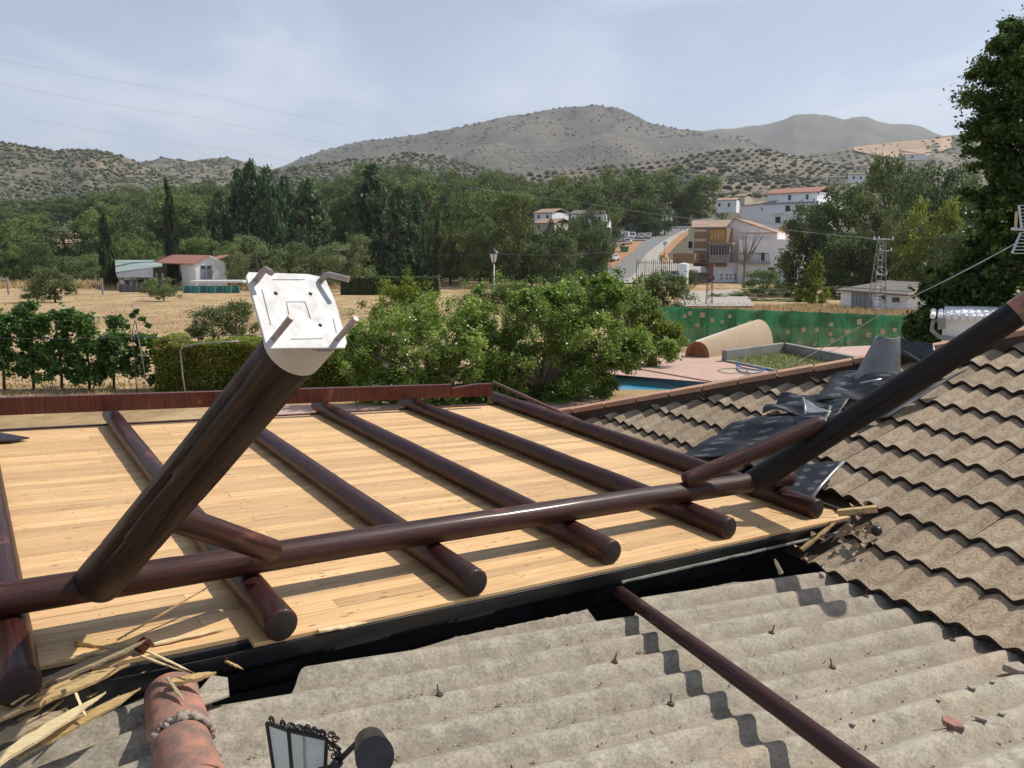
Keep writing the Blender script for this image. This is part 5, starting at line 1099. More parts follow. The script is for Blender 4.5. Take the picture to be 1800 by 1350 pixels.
# scrub and olives on the hills: countless, one object per hill
def scrub(key, n, size, mat, label, rowmode=None, seed=0, tlim=None, ylim=None):
    H, T0, T1, fr, ds = HF[key]; rs = np.random.RandomState(seed); a, b = tlim or (T0, T1); ya, yb = ylim or (fr+(ds-fr)*.15, ds*1.0)
    base = [(0, 0, 1)]+[(math.cos(q*1.2566), math.sin(q*1.2566), .35) for q in range(5)]+[(math.cos(q*1.2566+.6)*.9, math.sin(q*1.2566+.6)*.9, -.4) for q in range(5)]
    base = np.array(base); fcs = [(0, 1+i, 1+(i+1) % 5) for i in range(5)]+[(1+i, 6+i, 1+(i+1) % 5) for i in range(5)]+[(1+(i+1) % 5, 6+i, 6+(i+1) % 5) for i in range(5)]
    V = []; Fs = []; rnd = []
    pts = []
    if rowmode:
        sp = rowmode; y = ya; 
        while y < yb:
            t = a
            while t < b: pts.append((t+rs.normal()*.0007, y+rs.normal()*sp*.12)); t += sp/y
            y += sp*1.6
    else:
        for k in range(n): pts.append((a+(b-a)*rs.rand(), ya+(yb-ya)*rs.rand()**.8))
    k = 0
    for t, y in pts:
        x = t*y; z = H(t, y)
        if rowmode is None and noise.noise(Vector((x*.012, y*.012, seed))) < -.25 and rs.rand() < .7: continue
        if rowmode and noise.noise(Vector((x*.004, y*.004, seed))) < -.22: continue
        s = size*(.55+.8*rs.rand()); V.append(base*np.array([s, s, s*.8])*(1+.25*rs.normal(size=(11, 1)))+np.array([x, y, z+s*.2])); Fs += [tuple(i+k for i in f) for f in fcs]; rnd += [rs.rand()]*11; k += 11
    V = np.concatenate(V); me = bpy.data.meshes.new('scrub'); me.from_pydata(V.tolist(), [], Fs); at = me.attributes.new('rnd', 'FLOAT', 'POINT'); at.data.foreach_set('value', np.array(rnd, np.float32)); me.materials.append(M[mat]); me.update()
    o = bpy.data.objects.new('scrub', me); col.objects.link(o); tag(o, label, 'scrub', kind='stuff'); print('scrub', key, len(pts))
scrub('hill3', 8500, 1.6, 'l_olive', 'scrub and small pines dotted over the left hill', seed=3)
scrub('hill4', 1800, 2.6, 'l_olive', 'scrub on the far left knoll', seed=4)
scrub('hill5', 3600, 2.0, 'l_olive', 'olive trees on the low reddish ridge', seed=5)
scrub('hill6', 0, 2.6, 'l_olive', 'rows of olive trees on the hill behind the village', rowmode=8.5, seed=6, ylim=(520, 825))
scrub('hill7', 0, 3.2, 'l_olive', 'rows of olive trees on the far right slope', rowmode=13, seed=7, tlim=(.30, .62), ylim=(800, 1480))
scrub('mountain1', 0, 3.0, 'l_olive', 'olive groves on the lower mountain slope', rowmode=24, seed=8, tlim=(-.18, .34), ylim=(1500, 2350))
scrub('mountain1', 900, 4.5, 'l_olive', 'scattered oaks along the mountain crest', seed=9, ylim=(2600, 2930))
# dry grass and weeds as single blades in tufts
def tufts(n, fn, hgt_, mat, label, seed, wd=.03):
    rs = np.random.RandomState(seed); V = np.empty((n, 3, 3)); 
    for k in range(n):
        p = fn(rs); a = rs.rand()*6.28; u = np.array([math.cos(a), math.sin(a), 0])*wd; h = hgt_*(.4+rs.rand()); ln = np.array([rs.normal()*.3*h, rs.normal()*.3*h, h]); V[k] = [np.array(p)-u, np.array(p)+u, np.array(p)+ln]
    me = bpy.data.meshes.new('dry_grass'); me.vertices.add(3*n); me.vertices.foreach_set('co', V.reshape(-1).astype(np.float32)); me.loops.add(3*n); me.loops.foreach_set('vertex_index', np.arange(3*n, dtype=np.int32)); me.polygons.add(n)
    me.polygons.foreach_set('loop_start', np.arange(0, 3*n, 3, dtype=np.int32)); me.polygons.foreach_set('loop_total', np.full(n, 3, np.int32)); at = me.attributes.new('rnd', 'FLOAT', 'POINT'); at.data.foreach_set('value', np.repeat(rs.rand(n), 3).astype(np.float32)); me.materials.append(M[mat]); me.update(calc_edges=True)
    o = bpy.data.objects.new('dry_grass', me); col.objects.link(o); tag(o, label, 'grass', kind='stuff')
def f1(rs):
    y = 19+110*rs.rand()**1.3; x = y*(-.85+.95*rs.rand()); return (x, y, gz(x, y)-.02)
tufts(26000, f1, .10, 'l_straw', 'short dry straw over the field on the left', 1, .035)
def f2(rs):
    y = 40+28*rs.rand(); x = y*(.17+.42*rs.rand()); return (x, y, gz(x, y)-.02)
tufts(14000, f2, .28, 'l_straw', 'tall dry grass behind the green netting', 2, .05)
def f3(rs):
    y = 16.5+3.0*rs.rand(); x = y*(-.75+.45*rs.rand()); return (x, y, gz(x, y)-.02)
tufts(5000, f3, .10, 'l_straw', 'dry weeds at the foot of the vines', 3, .012)
def f4(rs):
    y = 124+14*rs.rand(); x = y*(-.72+.6*rs.rand()); return (x, y, gz(x, y)-.02)
tufts(7000, f4, .8, 'l_straw', 'tall pale grass along the far edge of the field', 4, .10)
# ================================================================ buildings
def face_fn(p, q):                                   # vertical plane through two ground points
    d_ = (q-p); n_ = Vector((-d_.y, d_.x, 0)).normalized()
    if n_.y > 0: n_ = -n_
    return (lambda x, y, off=0: plane_pt(x, y, p+n_*off, n_)), n_
def wpt(x, dist): q = ray(x, 450); k = dist/q.y; return Vector((q.x*k, dist, 0))
def block(xa, da, xb, db, ytop, ybot, depth, mat, parent, name='wall', ytop_b=None):
    p, q = wpt(xa, da), wpt(xb, db); f, n_ = face_fn(p, q); zt = f(xa, ytop).z; zb = f(xa, ybot).z
    p.z = q.z = zb; mb = MB(); mb.prism([p, q, q-n_*depth, p-n_*depth], (0, 0, zt-zb)); mb.build(name, mat, parent); return f, n_, p, q, zt, zb
def rect(f, n_, x0, x1, y0, y1, mat, parent, name, off=.05, th=.05, ins=None):
    a, b, c, d_ = f(x0, y0, off), f(x1, y0, off), f(x1, y1, off), f(x0, y1, off); a.z = b.z = (a.z+b.z)/2; c.z = d_.z = (c.z+d_.z)/2
    o = MB().prism([a, b, c, d_], -n_*th).build(name, mat, parent)
    return o
def window(f, n_, x0, x1, y0, y1, parent, off=.06, frame='white'):
    o = rect(f, n_, x0-.8, x1+.8, y0-.8, y1+.8, frame, parent, 'window', off, .08)
    a, b, c, d_ = f(x0, y0, off+.03), f(x1, y0, off+.03), f(x1, y1, off+.03), f(x0, y1, off+.03); mb = MB(); mb.prism([a, b, c, d_], -n_*.02); pn = mb.build('pane', 'windark', None, loc=(0, 0, 0)); pn.parent = o; pn.location = -(o.location+parent.location)
    return o
def roof_poly(pts, th, mat, parent, name='roof'): MB().prism(pts, (0, 0, -th)).build(name, mat, parent)
def gable_roof(p, q, n_, depth, zt, rise, over, mat, parent, axis='side', th=.18):
    u = (q-p).normalized(); a = p-u*over+n_*over; b = q+u*over+n_*over; c = q+u*over-n_*(depth+over); d_ = p-u*over-n_*(depth+over)
    for v in (a, b, c, d_): v.z = zt
    if axis == 'side': m0 = (a+d_)/2; m1 = (b+c)/2; m0.z = m1.z = zt+rise; roof_poly([a, b, m1, m0], th, mat, parent); roof_poly([m0, m1, c, d_], th, mat, parent)
    else:
        m0 = (a+b)/2; m1 = (c+d_)/2; m0.z = m1.z = zt+rise; roof_poly([a, m0, m1, d_], th, mat, parent); roof_poly([m0, b, c, m1], th, mat, parent)
        k = (p+q)/2; g0, g1, g2 = p.copy(), q.copy(), k.copy(); g0.z = g1.z = zt-.02; g2.z = zt+rise*.96; return g0, g1, g2
# white house with the banded brick wing
H1 = thing('white_house', 'long white house right of the road with a brown roof and bare lower wall', 'house', wpt(1320, 150))
f, n_, p, q, zt, zb = block(1298, 146, 1412, 140, 421, 505, 14, 'white', H1)
rect(f, n_, 1298, 1352, 460.5, 463.5, 'greyp', H1, 'balcony_slab', .9, .9)
for x in range(1299, 1352, 4): rect(f, n_, x, x+.6, 446, 461, 'iron', H1, 'railing_bar', .9, .05)
rect(f, n_, 1298, 1352, 445.2, 446.4, 'iron', H1, 'railing_bar', .9, .05)
window(f, n_, 1338, 1344, 444, 458, H1); window(f, n_, 1378, 1400, 471, 486, H1); window(f, n_, 1350, 1361, 470, 484, H1)
for x in range(1380, 1400, 4): rect(f, n_, x, x+.7, 471, 486, 'greyp', H1, 'window_bar', .14, .03)
rect(f, n_, 1312, 1366, 410, 421.5, 'pinkwall', H1, 'parapet', -.6, .5); rect(f, n_, 1312, 1366, 409, 410.2, 'redroof', H1, 'coping', -.5, .7)
f2, n2, p2, q2, zt2, zb2 = block(1255, 147, 1300, 147, 462, 499, 10, 'white', H1)
rect(f2, n2, 1265, 1295, 480, 492, 'white_paint', H1, 'panel', .04, .04)
for x in (1267, 1277, 1283, 1291):
    for y in (482, 488): rect(f2, n2, x, x+2.6, y, y+2.8, 'windark', H1, 'vent', .08, .03)
f3, n3, p3, q3, zt3, zb3 = block(1274, 150, 1366, 146, 409, 470, 16, 'pinkwall', H1)
g = [Vector(v) for v in (f3(1274, 403), f3(1291, 383), f3(1366, 408.5))]; MB().prism([f3(1274, 410), g[0], g[1], g[2], f3(1366, 410)], -n3*.4).build('gable', 'pinkwall', H1)
bk = -n3*16; roof_poly([g[1]+n3*.4, g[2]+n3*.4, g[2]+bk, g[1]+bk], .2, 'brownroof', H1)
l0 = wpt(1214, 150); l0.z = f3(1291, 399).z; l1 = wpt(1214, 166); l1.z = hgt(387, 166); ap = g[1].copy()
roof_poly([l0, g[0]+n3*.6, g[1]+n3*.4, g[1]+bk, l1], .2, 'brownroof', H1)
rect(f3, n3, 1230, 1252, 384.5, 388, 'white_paint', H1, 'skylight', 4.5-8, .3)
B1 = thing('brick_wing', 'brown banded brick wing with ochre panel and dark glazed balcony', 'building', wpt(1245, 146))
f, n_, p, q, zt, zb = block(1219, 149, 1276, 146, 400.5, 468, 8, 'stonebrick', B1)
for k in range(11): rect(f, n_, 1220.5, 1243, 403+k*5.6, 407.2+k*5.6, 'cream' if k % 3 == 0 else 'stonebrick', B1, 'brick_band', .06, .06)
rect(f, n_, 1247, 1274, 404, 425, 'ochre', B1, 'panel', .08, .08)
for x in (1251, 1257, 1263, 1269): rect(f, n_, x, x+.6, 407, 422, 'cream', B1, 'panel_joint', .12, .04)
rect(f, n_, 1218, 1277, 398.6, 401, 'greyp', B1, 'cornice', .4, .6)
rect(f, n_, 1244, 1288, 425.5, 429.5, 'brownroof', B1, 'ledge', 1.6, 1.6); rect(f, n_, 1246, 1281, 429.5, 462, 'greywall', B1, 'balcony_front', 1.2, 1.2)
for x in range(1249, 1280, 5): rect(f, n_, x, x+3, 432, 448, 'windark', B1, 'window', 1.26, .05)
rect(f, n_, 1224, 1244, 454, 468, 'windark', B1, 'doorway', .06, .06); rect(f, n_, 1242, 1243.6, 401, 466, 'greyp', B1, 'downpipe', .2, .12)
f, n_, p, q, zt, zb = block(1208, 150, 1220, 149, 402, 440, 6, 'cream', B1); window(f, n_, 1202+8, 1217, 424, 436, B1)
f, n_, p, q, zt, zb = block(1183, 146, 1221, 144, 445, 462, 4, 'stonebrick', B1, 'terrace_wall')
# tall white house behind
H2 = thing('tall_white_house', 'tall white house with a pink tiled roof behind the ochre wall', 'house', wpt(1370, 205))
f, n_, p, q, zt, zb = block(1341, 200, 1430, 190, 357, 405, 12, 'white', H2)
rect(f, n_, 1341, 1430, 355.5, 358, 'greyp', H2, 'cornice', .4, .5)
window(f, n_, 1363, 1372, 381, 392, H2); window(f, n_, 1381, 1388, 362, 371, H2, frame='greyp'); window(f, n_, 1400, 1414, 361, 370, H2, frame='greyp'); window(f, n_, 1389, 1396, 387, 393, H2, frame='redroof')
rect(f, n_, 1358, 1374, 372, 376, 'white_paint', H2, 'balcony', .8, .8)
f, n_, p, q, zt, zb = block(1343, 202, 1430, 193, 341, 357, 9, 'white', H2, 'upper_wall'); window(f, n_, 1386, 1389.6, 343.5, 351, H2, frame='greywall'); window(f, n_, 1417, 1420.5, 342.5, 350, H2, frame='greywall')
gable_roof(p, q, n_, 9, zt, 1.4, .5, 'redroof', H2)
f, n_, p, q, zt, zb = block(1300, 214, 1342, 200, 362, 405, 8, 'white', H2, 'side_wall'); window(f, n_, 1338, 1340, 361+4, 367+2, H2); gable_roof(p, q, n_, 8, zt, 1.0, .3, 'brownroof', H2)
W3 = thing('ochre_wall', 'ochre rendered terrace wall with a satellite dish below the tall white house', 'wall', wpt(1390, 165))
f, n_, p, q, zt, zb = block(1367, 165, 1420, 160, 396, 425, 5, 'ochre', W3); rect(f, n_, 1366, 1421, 395, 397, 'white', W3, 'coping', .15, .3)
MB().ball(f(1399, 412, .4), .45, 10, 6, (1, .3, 1)).build('dish', 'white_paint', W3, smooth=True)
# scattered far houses
def far_house(xa, xb, yt, yb, dist, wall, rf, label, rise=1.0, wins=2, over=.3):
    h = thing('far_house', label, 'house', wpt((xa+xb)/2, dist)); f, n_, p, q, zt, zb = block(xa, dist, xb, dist-3, yt, yb, 7, wall, h); gable_roof(p, q, n_, 7, zt, rise, over, rf, h)
    for k in range(wins):
        x = xa+(xb-xa)*(k+.5)/wins; window(f, n_, x-1.2, x+1.2, yt+(yb-yt)*.25, yt+(yb-yt)*.5, h, frame='greywall')
    return h
far_house(1256, 1290, 352, 374, 300, 'white', 'brownroof', 'small white house beyond the top of the road'); far_house(1286, 1304, 345, 360, 320, 'cream', 'brownroof', 'cream house on the slope beyond the road', wins=1)
far_house(939, 970, 374, 392, 190, 'white', 'brownroof', 'white house with brown roof behind the pine clump'); far_house(938, 974, 392, 412, 175, 'cream', 'brownroof', 'cream porch house in front of the white one left of the road')
far_house(1002, 1060, 376, 400, 200, 'white', 'greyroof', 'long white building hidden behind the trees left of the road', wins=5); far_house(1146, 1162, 370, 388, 300, 'white', 'greyroof', 'white house hidden by the trees at the road top')
far_house(1450, 1480, 312, 324, 380, 'cream', 'greyroof', 'long low farm building on the hill', .6); far_house(1482, 1532, 307, 322, 370, 'white', 'greyroof', 'wide grey roofed farm hall on the hill', 1, 4); far_house(1493, 1514, 292, 304, 420, 'cream', 'brownroof', 'cream farmhouse above the farm hall', .8)
far_house(1578, 1612, 272, 282, 520, 'white', 'brownroof', 'distant white house below the tan field', .6)
# small house behind the netting
H4 = thing('small_house', 'small white single storey house with garage door behind the green netting', 'house', wpt(1540, 62))
f, n_, p, q, zt, zb = block(1483, 64, 1602, 58, 509, 560, 5.5, 'white', H4)
u = (q-p).normalized(); a = p-u*.3+n_*.35; b = q+u*.3+n_*.35; c = b-n_*6.2; d_ = a-n_*6.2
for v in (a, b, c, d_): v.z = zt
m0 = (a+d_)/2+u*2.2; m1 = (b+c)/2-u*1.2; m0.z = m1.z = zt+.75
roof_poly([a, b, m1, m0], .12, 'greyroof', H4); roof_poly([d_, a, m0], .12, 'brownroof', H4); roof_poly([b, c, m1], .12, 'brownroof', H4); roof_poly([m0, m1, c, d_], .12, 'greyroof', H4)
rect(f, n_, 1482, 1603, 507.5, 509.5, 'greyp', H4, 'fascia', .36, .1); gd = rect(f, n_, 1496, 1533, 513, 548, 'shutter', H4, 'garage_door', .03, .05)
for k in range(5): rect(f, n_, 1497+k*7.2, 1497.8+k*7.2, 514, 548, 'greyp', H4, 'door_rib', .06, .03)
window(f, n_, 1545, 1557, 519, 528, H4); window(f, n_, 1568, 1581, 523, 531, H4)
for x0, x1, y0, y1 in ((1545, 1557, 519, 528), (1568, 1581, 523, 531)):
    for k in range(1, 4): x = x0+(x1-x0)*k/4; rect(f, n_, x, x+.6, y0, y1, 'greyp', H4, 'window_bar', .12, .02)
# near outbuilding at the right with white coping
NB = thing('outbuilding', 'white rendered outbuilding with pale roof tiles and gutter behind the leaning post', 'building', Vector((7.5, 12.5, -4)))
p, q = Vector((U(1660, 560, 12.0).x, 12.0, 0)), Vector((U(1900, 540, 11.2).x, 11.2, 0)); f, n_ = face_fn(p, q); zt = f(1660, 557).z; p.z = q.z = -4.4
MB().prism([p, q, q-n_*4, p-n_*4], (0, 0, zt+4.4)).build('wall', 'white', NB)
u = (q-p).normalized(); rt_ = Vector((0, 0, .03))
k = 0; s = -.15
while s < (q-p).length:
    c = p+u*s+n_*.10; c.z = zt+.03
    mb = MB(); mb.tube([c+n_*.06-Vector((0, 0, .02)), c-n_*.45+Vector((0, 0, .03))], [.038, .04], 10); mb.build('roof_tile', 'white', NB, smooth=True, angle=50); s += .10
MB().tube([f(1655, 562, .08), f(1640, 566, .12), f(1638, 580, .12), f(1650, 592, .1), f(1700, 600, .06)], .035, 8).build('downpipe', 'greyp', NB, smooth=True)
MB().prism([f(1648, 560, .2), f(1662, 558, .2), f(1662, 578, .2), f(1648, 580, .2)], -n_*.12).build('gutter_box', 'greywall', NB)
# sheds on the left
S1 = thing('open_shed', 'open shed with a pale green sheet roof between the cypresses', 'shed', wpt(243, 124))
d = 124; zf, zb_ = hgt(478, d-3), hgt(457, d+6); q0, q1 = wpt(201, d-3), wpt(284, d-3); r0, r1 = wpt(201, d+6), wpt(284, d+6)
for v in (q0, q1): v.z = zf
for v in (r0, r1): v.z = zb_
q1.z += .9; MB().prism([q0, q1, r1, r0], (0, 0, -.12)).build('roof', 'greenroof', S1)
e0_, e1_ = wpt(203, d-5.5), wpt(266, d-5.5); e0_.z = e1_.z = hgt(487, d-5.5); MB().prism([e0_, e1_, q1.lerp(q0, .2), q0-Vector((0, 0, .15))], (0, 0, -.1)).build('canopy', 'greyp', S1)
for x in (206, 228, 251, 272, 283): b0 = wpt(x, d-4); MB().abox(b0.x-.08, b0.x+.08, b0.y-.08, b0.y+.08, -8, hgt(480, d-4)).build('post', 'greyp', S1)
MB().abox(q0.x, q1.x, d+4, d+5, -8, hgt(470, d+4)).build('back_wall', 'greywall', S1)
for k, (x0, x1, lb) in enumerate([(206, 214, 'a'), (222, 240, 'b')]): b0, b1 = wpt(x0, d-1), wpt(x1, d-1); MB().abox(b0.x, b1.x, d-1, d+1, -8, hgt(492, d-1)).build('stored_box', ['white_paint', 'cardark'][k], S1)
S2 = thing('white_shed', 'white gabled shed with a red roof and grey double door', 'shed', wpt(350, 122))
p, q = wpt(342, 119), wpt(396, 122); f, n_ = face_fn(p, q); ze = f(342, 464).z; p.z = q.z = -8
ap = f(368, 450); MB().prism([p, q, f(396, 462), ap, f(342, 463)], -n_*6).build('wall', 'white', S2)
for x0, x1 in ((353, 362.6), (363.4, 373)): dd_ = rect(f, n_, x0, x1, 466, 492, 'shutter', S2, 'door', .05, .05)
for x0 in (354.5, 364.5): rect(f, n_, x0, x0+6, 468, 472, 'windark', S2, 'door_window', .09, .03)
bk = -n_*13-(q-p).normalized()*2; a0, a1, a2 = f(340, 463.5, .3), f(368, 448.6, .3), f(398, 462.5, .3)
MB().prism([a0, a1, a1+bk, a0+bk], (0, 0, -.15)).build('roof', 'redroof', S2); MB().prism([a1, a2, a2+bk, a1+bk], (0, 0, -.15)).build('roof', 'white', S2)
p, q = wpt(314, 126), wpt(342, 121); f, n_ = face_fn(p, q); p.z = q.z = -8; MB().prism([p, q, q-n_*4, p-n_*4], (0, 0, f(330, 466).z+8)).build('side_wall', 'white', S2); rect(f, n_, 317, 336, 478, 494, 'windark', S2, 'opening', .05, .05)
a0, a1 = f(312, 465, .5), f(343, 465, .5); MB().prism([a0, a1, a1-n_*6+Vector((0, 0, 1.4)), a0-n_*6+Vector((0, 0, 1.4))], (0, 0, -.12)).build('lean_roof', 'redroof', S2)
def long_box(name, x0, x1, y0, y1, dist, mat, label, cat, dp_=.1):
    a, b = wpt(x0, dist), wpt(x1, dist); zb_ = gz(a.x, dist)-.2 if y1 is None else hgt(y1, dist); MB().abox(a.x, b.x, dist, dist+dp_, zb_, hgt(y0, dist)).build(name, mat, None, label=label, cat=cat)
long_box('white_canopy', 330, 425, 493.5, 497, 114, 'white_paint', 'long low white roof in front of the white shed', 'canopy', 3)
nf = thing('teal_screen', 'teal netting screen at the far edge of the field below the white shed', 'screen', wpt(370, 108)); a, b = wpt(318, 108), wpt(418, 108)
def Pt(s, t): return Vector((a.x+(b.x-a.x)*s, 108+.25*math.sin(s*22), gz(a.x, 108)+(hgt(502.5, 108)-gz(a.x, 108))*t))
grid_mb(Pt, 50, 3, thick=.02, tn=Vector((0, 1, 0))).build('net', 'tealnet', nf)
for k in range(8): x = a.x+(b.x-a.x)*k/7; MB().tube([(x, 107.8, -8), (x, 107.8, hgt(501, 108))], .05, 6).build('post', 'greyp', nf)
nf = thing('dark_fence', 'dark mesh fence in front of the open shed', 'fence', wpt(230, 112)); a, b = wpt(205, 112), wpt(258, 112); MB().abox(a.x, b.x, 112, 112.1, -8, hgt(499, 112)).build('mesh', 'cardark', nf)
for k in range(6): x = a.x+(b.x-a.x)*k/5; MB().tube([(x, 111.9, -8), (x, 111.9, hgt(496, 112))], .05, 6).build('post', 'greyp', nf)
for x, y, lb in ((8, 488, 'concrete fence post at the left border of the field'), (175, 489, 'concrete fence post left of the shorter cypress')):
    b0 = wpt(x, 100); MB().tube([(b0.x, 100, -8), (b0.x, 100, hgt(y, 100))], .12, 8).build('fence_post', 'greywall', None, label=lb, cat='post')
# ---- road, pavement, verge
def ribbon(L_, R__, mat, name, dz, kind='structure'):
    mb = MB(); n = len(L_); P0 = []; sub_ = 5
    def ip(A, t): k = min(int(t), len(A)-2); u = t-k; return (A[k][0]+(A[k+1][0]-A[k][0])*u, A[k][1]+(A[k+1][1]-A[k][1])*u)
    rows_ = []
    for i in range((n-1)*sub_+1):
        t = i/sub_; a, b = ip(L_, t), ip(R__, t); row = []
        for k in range(5):
            x = a[0]+(b[0]-a[0])*k/4; dd = a[1]+(b[1]-a[1])*k/4; p = wpt(x, dd); p.z = gz(p.x, p.y)+dz; row.append(p)
        rows_.append(row)
    mb.v = [p for r in rows_ for p in r]; mb.f = [(j*5+i, j*5+i+1, (j+1)*5+i+1, (j+1)*5+i) for j in range(len(rows_)-1) for i in range(4)]; mb.m = [0]*len(mb.f)
    return mb.build(name, mat, None, kind=kind)
def dg(y, x=1120):                                   # distance where the terrain is seen at row y
    q = ray(x, y); d = 60
    while d < 600 and hgt(y, d) > gz(q.x/q.y*d, d): d += 1
    return d
rows_px = [(500, 985, 1085, 1200), (488, 1016, 1112, 1198), (476, 1044, 1120, 1180), (464, 1066, 1126, 1164), (450, 1096, 1134, 1160), (436, 1118, 1150, 1172), (424, 1132, 1168, 1184), (414, 1146, 1184, 1196), (406, 1150, 1202, 1210), (400, 1120, 1212, 1216)]
ds_ = [dg(r[0]) for r in rows_px]
ribbon([(r[1], d) for r, d in zip(rows_px, ds_)], [(r[2], d) for r, d in zip(rows_px, ds_)], 'asphalt', 'road', .12)
ribbon([(r[2], d) for r, d in zip(rows_px, ds_)], [(r[3], d) for r, d in zip(rows_px, ds_)], 'pavement', 'pavement', .25)
ribbon([(r[3]-1, d) for r, d in zip(rows_px[3:9], ds_[3:9])], [(r[3]+14, d) for r, d in zip(rows_px[3:9], ds_[3:9])], 'redsoil', 'road_verge', .30)
ribbon([(1062, dg(472)), (1068, dg(458)), (1082, dg(440)), (1092, dg(425))], [(1078, dg(472)), (1096, dg(458)), (1118, dg(440)), (1130, dg(425))], 'redsoil', 'road_verge', .2)
ribbon([(1086, dg(424)), (1092, dg(412)), (1112, dg(404))], [(1134, dg(424)), (1146, dg(412)), (1160, dg(404))], 'asphalt', 'parking', .3)
ribbon([(1130, dg(470)), (1150, dg(452))], [(1330, dg(500)), (1230, dg(468))], 'pavement', 'yard', .16)
ribbon([(1195, 62), (1205, 84), (1180, 112)], [(1330, 62), (1320, 84), (1300, 120)], 'pavement', 'concrete_yard', .2)
ribbon([(960, 108), (980, 150)], [(1060, 108), (1050, 150)], 'pavement', 'lane', .2)
def mark(x0, y0, x1, y1, w_): 
    a, b = wpt(x0, dg(y0)), wpt(x1, dg(y1)); a.z = gz(a.x, a.y)+.30; b.z = gz(b.x, b.y)+.30; s = (b-a).cross(Vector((0, 0, 1))).normalized()*w_; mb = MB(); mb.prism([a-s, a+s, b+s, b-s], (0, 0, .02)); mb.build('lane_marking', 'white_paint', None, kind='structure')
mark(1181, 406, 1204, 402, .25)
rl = thing('guard_rail', 'white guard rail along the top of the road', 'guard rail', wpt(1165, 300)); a, b = wpt(1120, 300), wpt(1214, 296); za = hgt(399, 300); MB().box(((a.x+b.x)/2, 298, za), ((b.x-a.x)/2, -2, 0), (0, .1, 0), (0, 0, .22)).build('rail', 'white_paint', rl)
for k in range(12): x = a.x+(b.x-a.x)*k/11; MB().abox(x-.1, x+.1, 298.2, 298.5, za-1.3, za).build('post', 'greyp', rl)
# ---- cars
CAR = {}
def car(x, y, ang, mat, label, kind='car', dist=None):
    if (mat, kind) not in CAR:
        L, W_, van = (4.2, 1.75, kind == 'van'); h = 1.45 if not van else 1.85
        prof_ = [(-2.1, .35), (-2.1, .85), (-1.95, 1.0), (-1.55, h-.04), (-1.3, h), (.45, h), (.7, h-.05), (1.25, .98), (1.95, .85), (2.1, .65), (2.1, .35)] if not van else [(-2.2, .35), (-2.2, h-.1), (-2.1, h), (1.0, h), (1.5, 1.1), (2.1, .95), (2.2, .35)]
        mb = MB(); mb.prism([(a, -W_/2, b) for a, b in prof_], (0, W_, 0)); me = bpy.data.meshes.new('body'); me.from_pydata([tuple(v) for v in mb.v], [], mb.f); me.materials.append(M[mat])
        gl = MB(); 
        for s in (-1, 1):
            for g0, g1 in ((-1.45, -.45), (-.35, .62)): yy = s*(W_/2+.01); gl.prism([(g0, yy, .95), (g1, yy, .95), (g1-.1 if g1 > 0 else g1, yy, h-.14), (g0+.15, yy, h-.14)], (0, -s*.02, 0))
        me2 = bpy.data.meshes.new('side_window'); me2.from_pydata([tuple(v) for v in gl.v], [], gl.f); me2.materials.append(M['windark'])
        ws = MB(); ws.prism([(1.2, -.72, 1.02), (1.2, .72, 1.02), (.72, .66, h-.1), (.72, -.66, h-.1)], (.05, 0, .03)); me3 = bpy.data.meshes.new('windscreen'); me3.from_pydata([tuple(v) for v in ws.v], [], ws.f); me3.materials.append(M['windark'])
        rw = MB(); rw.prism([(-1.98, -.68, 1.02), (-1.98, .68, 1.02), (-1.62, .62, h-.12), (-1.62, -.62, h-.12)], (-.04, 0, .02)); me4 = bpy.data.meshes.new('rear_window'); me4.from_pydata([tuple(v) for v in rw.v], [], rw.f); me4.materials.append(M['windark'])
        wh = MB(); wh.tube([(0, -.1, 0), (0, .1, 0)], .32, 14); me5 = bpy.data.meshes.new('wheel'); me5.from_pydata([tuple(v) for v in wh.v], [], wh.f); me5.materials.append(M['rubber'])
        CAR[(mat, kind)] = (me, me2, me3, me4, me5, W_)
    me, me2, me3, me4, me5, W_ = CAR[(mat, kind)]
    d = dist or dg(y, x); p = wpt(x, d); p.z = gz(p.x, p.y)+.35; t = thing('parked_car' if kind == 'car' else 'parked_van', label, kind, p, 'vehicles by the road'); t.rotation_euler.z = R_(ang); t.scale = (1.15, 1.15, 1.15)
    for nm, m_ in (('body', me), ('side_window', me2), ('windscreen', me3), ('rear_window', me4)): o = bpy.data.objects.new(nm, m_); col.objects.link(o); o.parent = t
    for a in (-1.3, 1.3):
        for s in (-1, 1): o = bpy.data.objects.new('wheel', me5); col.objects.link(o); o.parent = t; o.location = (a, s*(W_/2-.08), .32)
car(1077, 461, 60, 'carwhite', 'white car parked alone at the lower left edge of the road'); car(1104, 430, 75, 'carwhite', 'white car at the front of the parking row above the green bin'); car(1091, 426, 20, 'carsilver', 'silver car leftmost in the parking row'); car(1108, 421, 40, 'carwhite', 'white van behind the front white car', 'van')
car(1127, 421, 80, 'carwhite', 'left white car of the pair under the canopy frame'); car(1139, 420, 80, 'carwhite', 'right white car of the pair under the canopy frame'); car(1120, 407, 30, 'cardark', 'dark car farthest up the parking row')
car(1096, 416, 35, 'carwhite', 'white car in the second line of the parking row, leftmost'); car(1116, 413, 60, 'carsilver', 'silver car in the second line of the parking row'); car(1086, 434, 15, 'carwhite', 'white car parked on the red soil left of the green bin'); car(1134, 409, 75, 'carwhite', 'white car at the top of the parking row')
car(1192, 468, 10, 'carwhite', 'white car behind the railing by the brick wing', dist=150); car(1210, 476, 5, 'carsilver', 'silver car half hidden behind the white tank', dist=143); car(1232, 482, 170, 'cardark', 'dark grey car in front of the brick wing', dist=140)
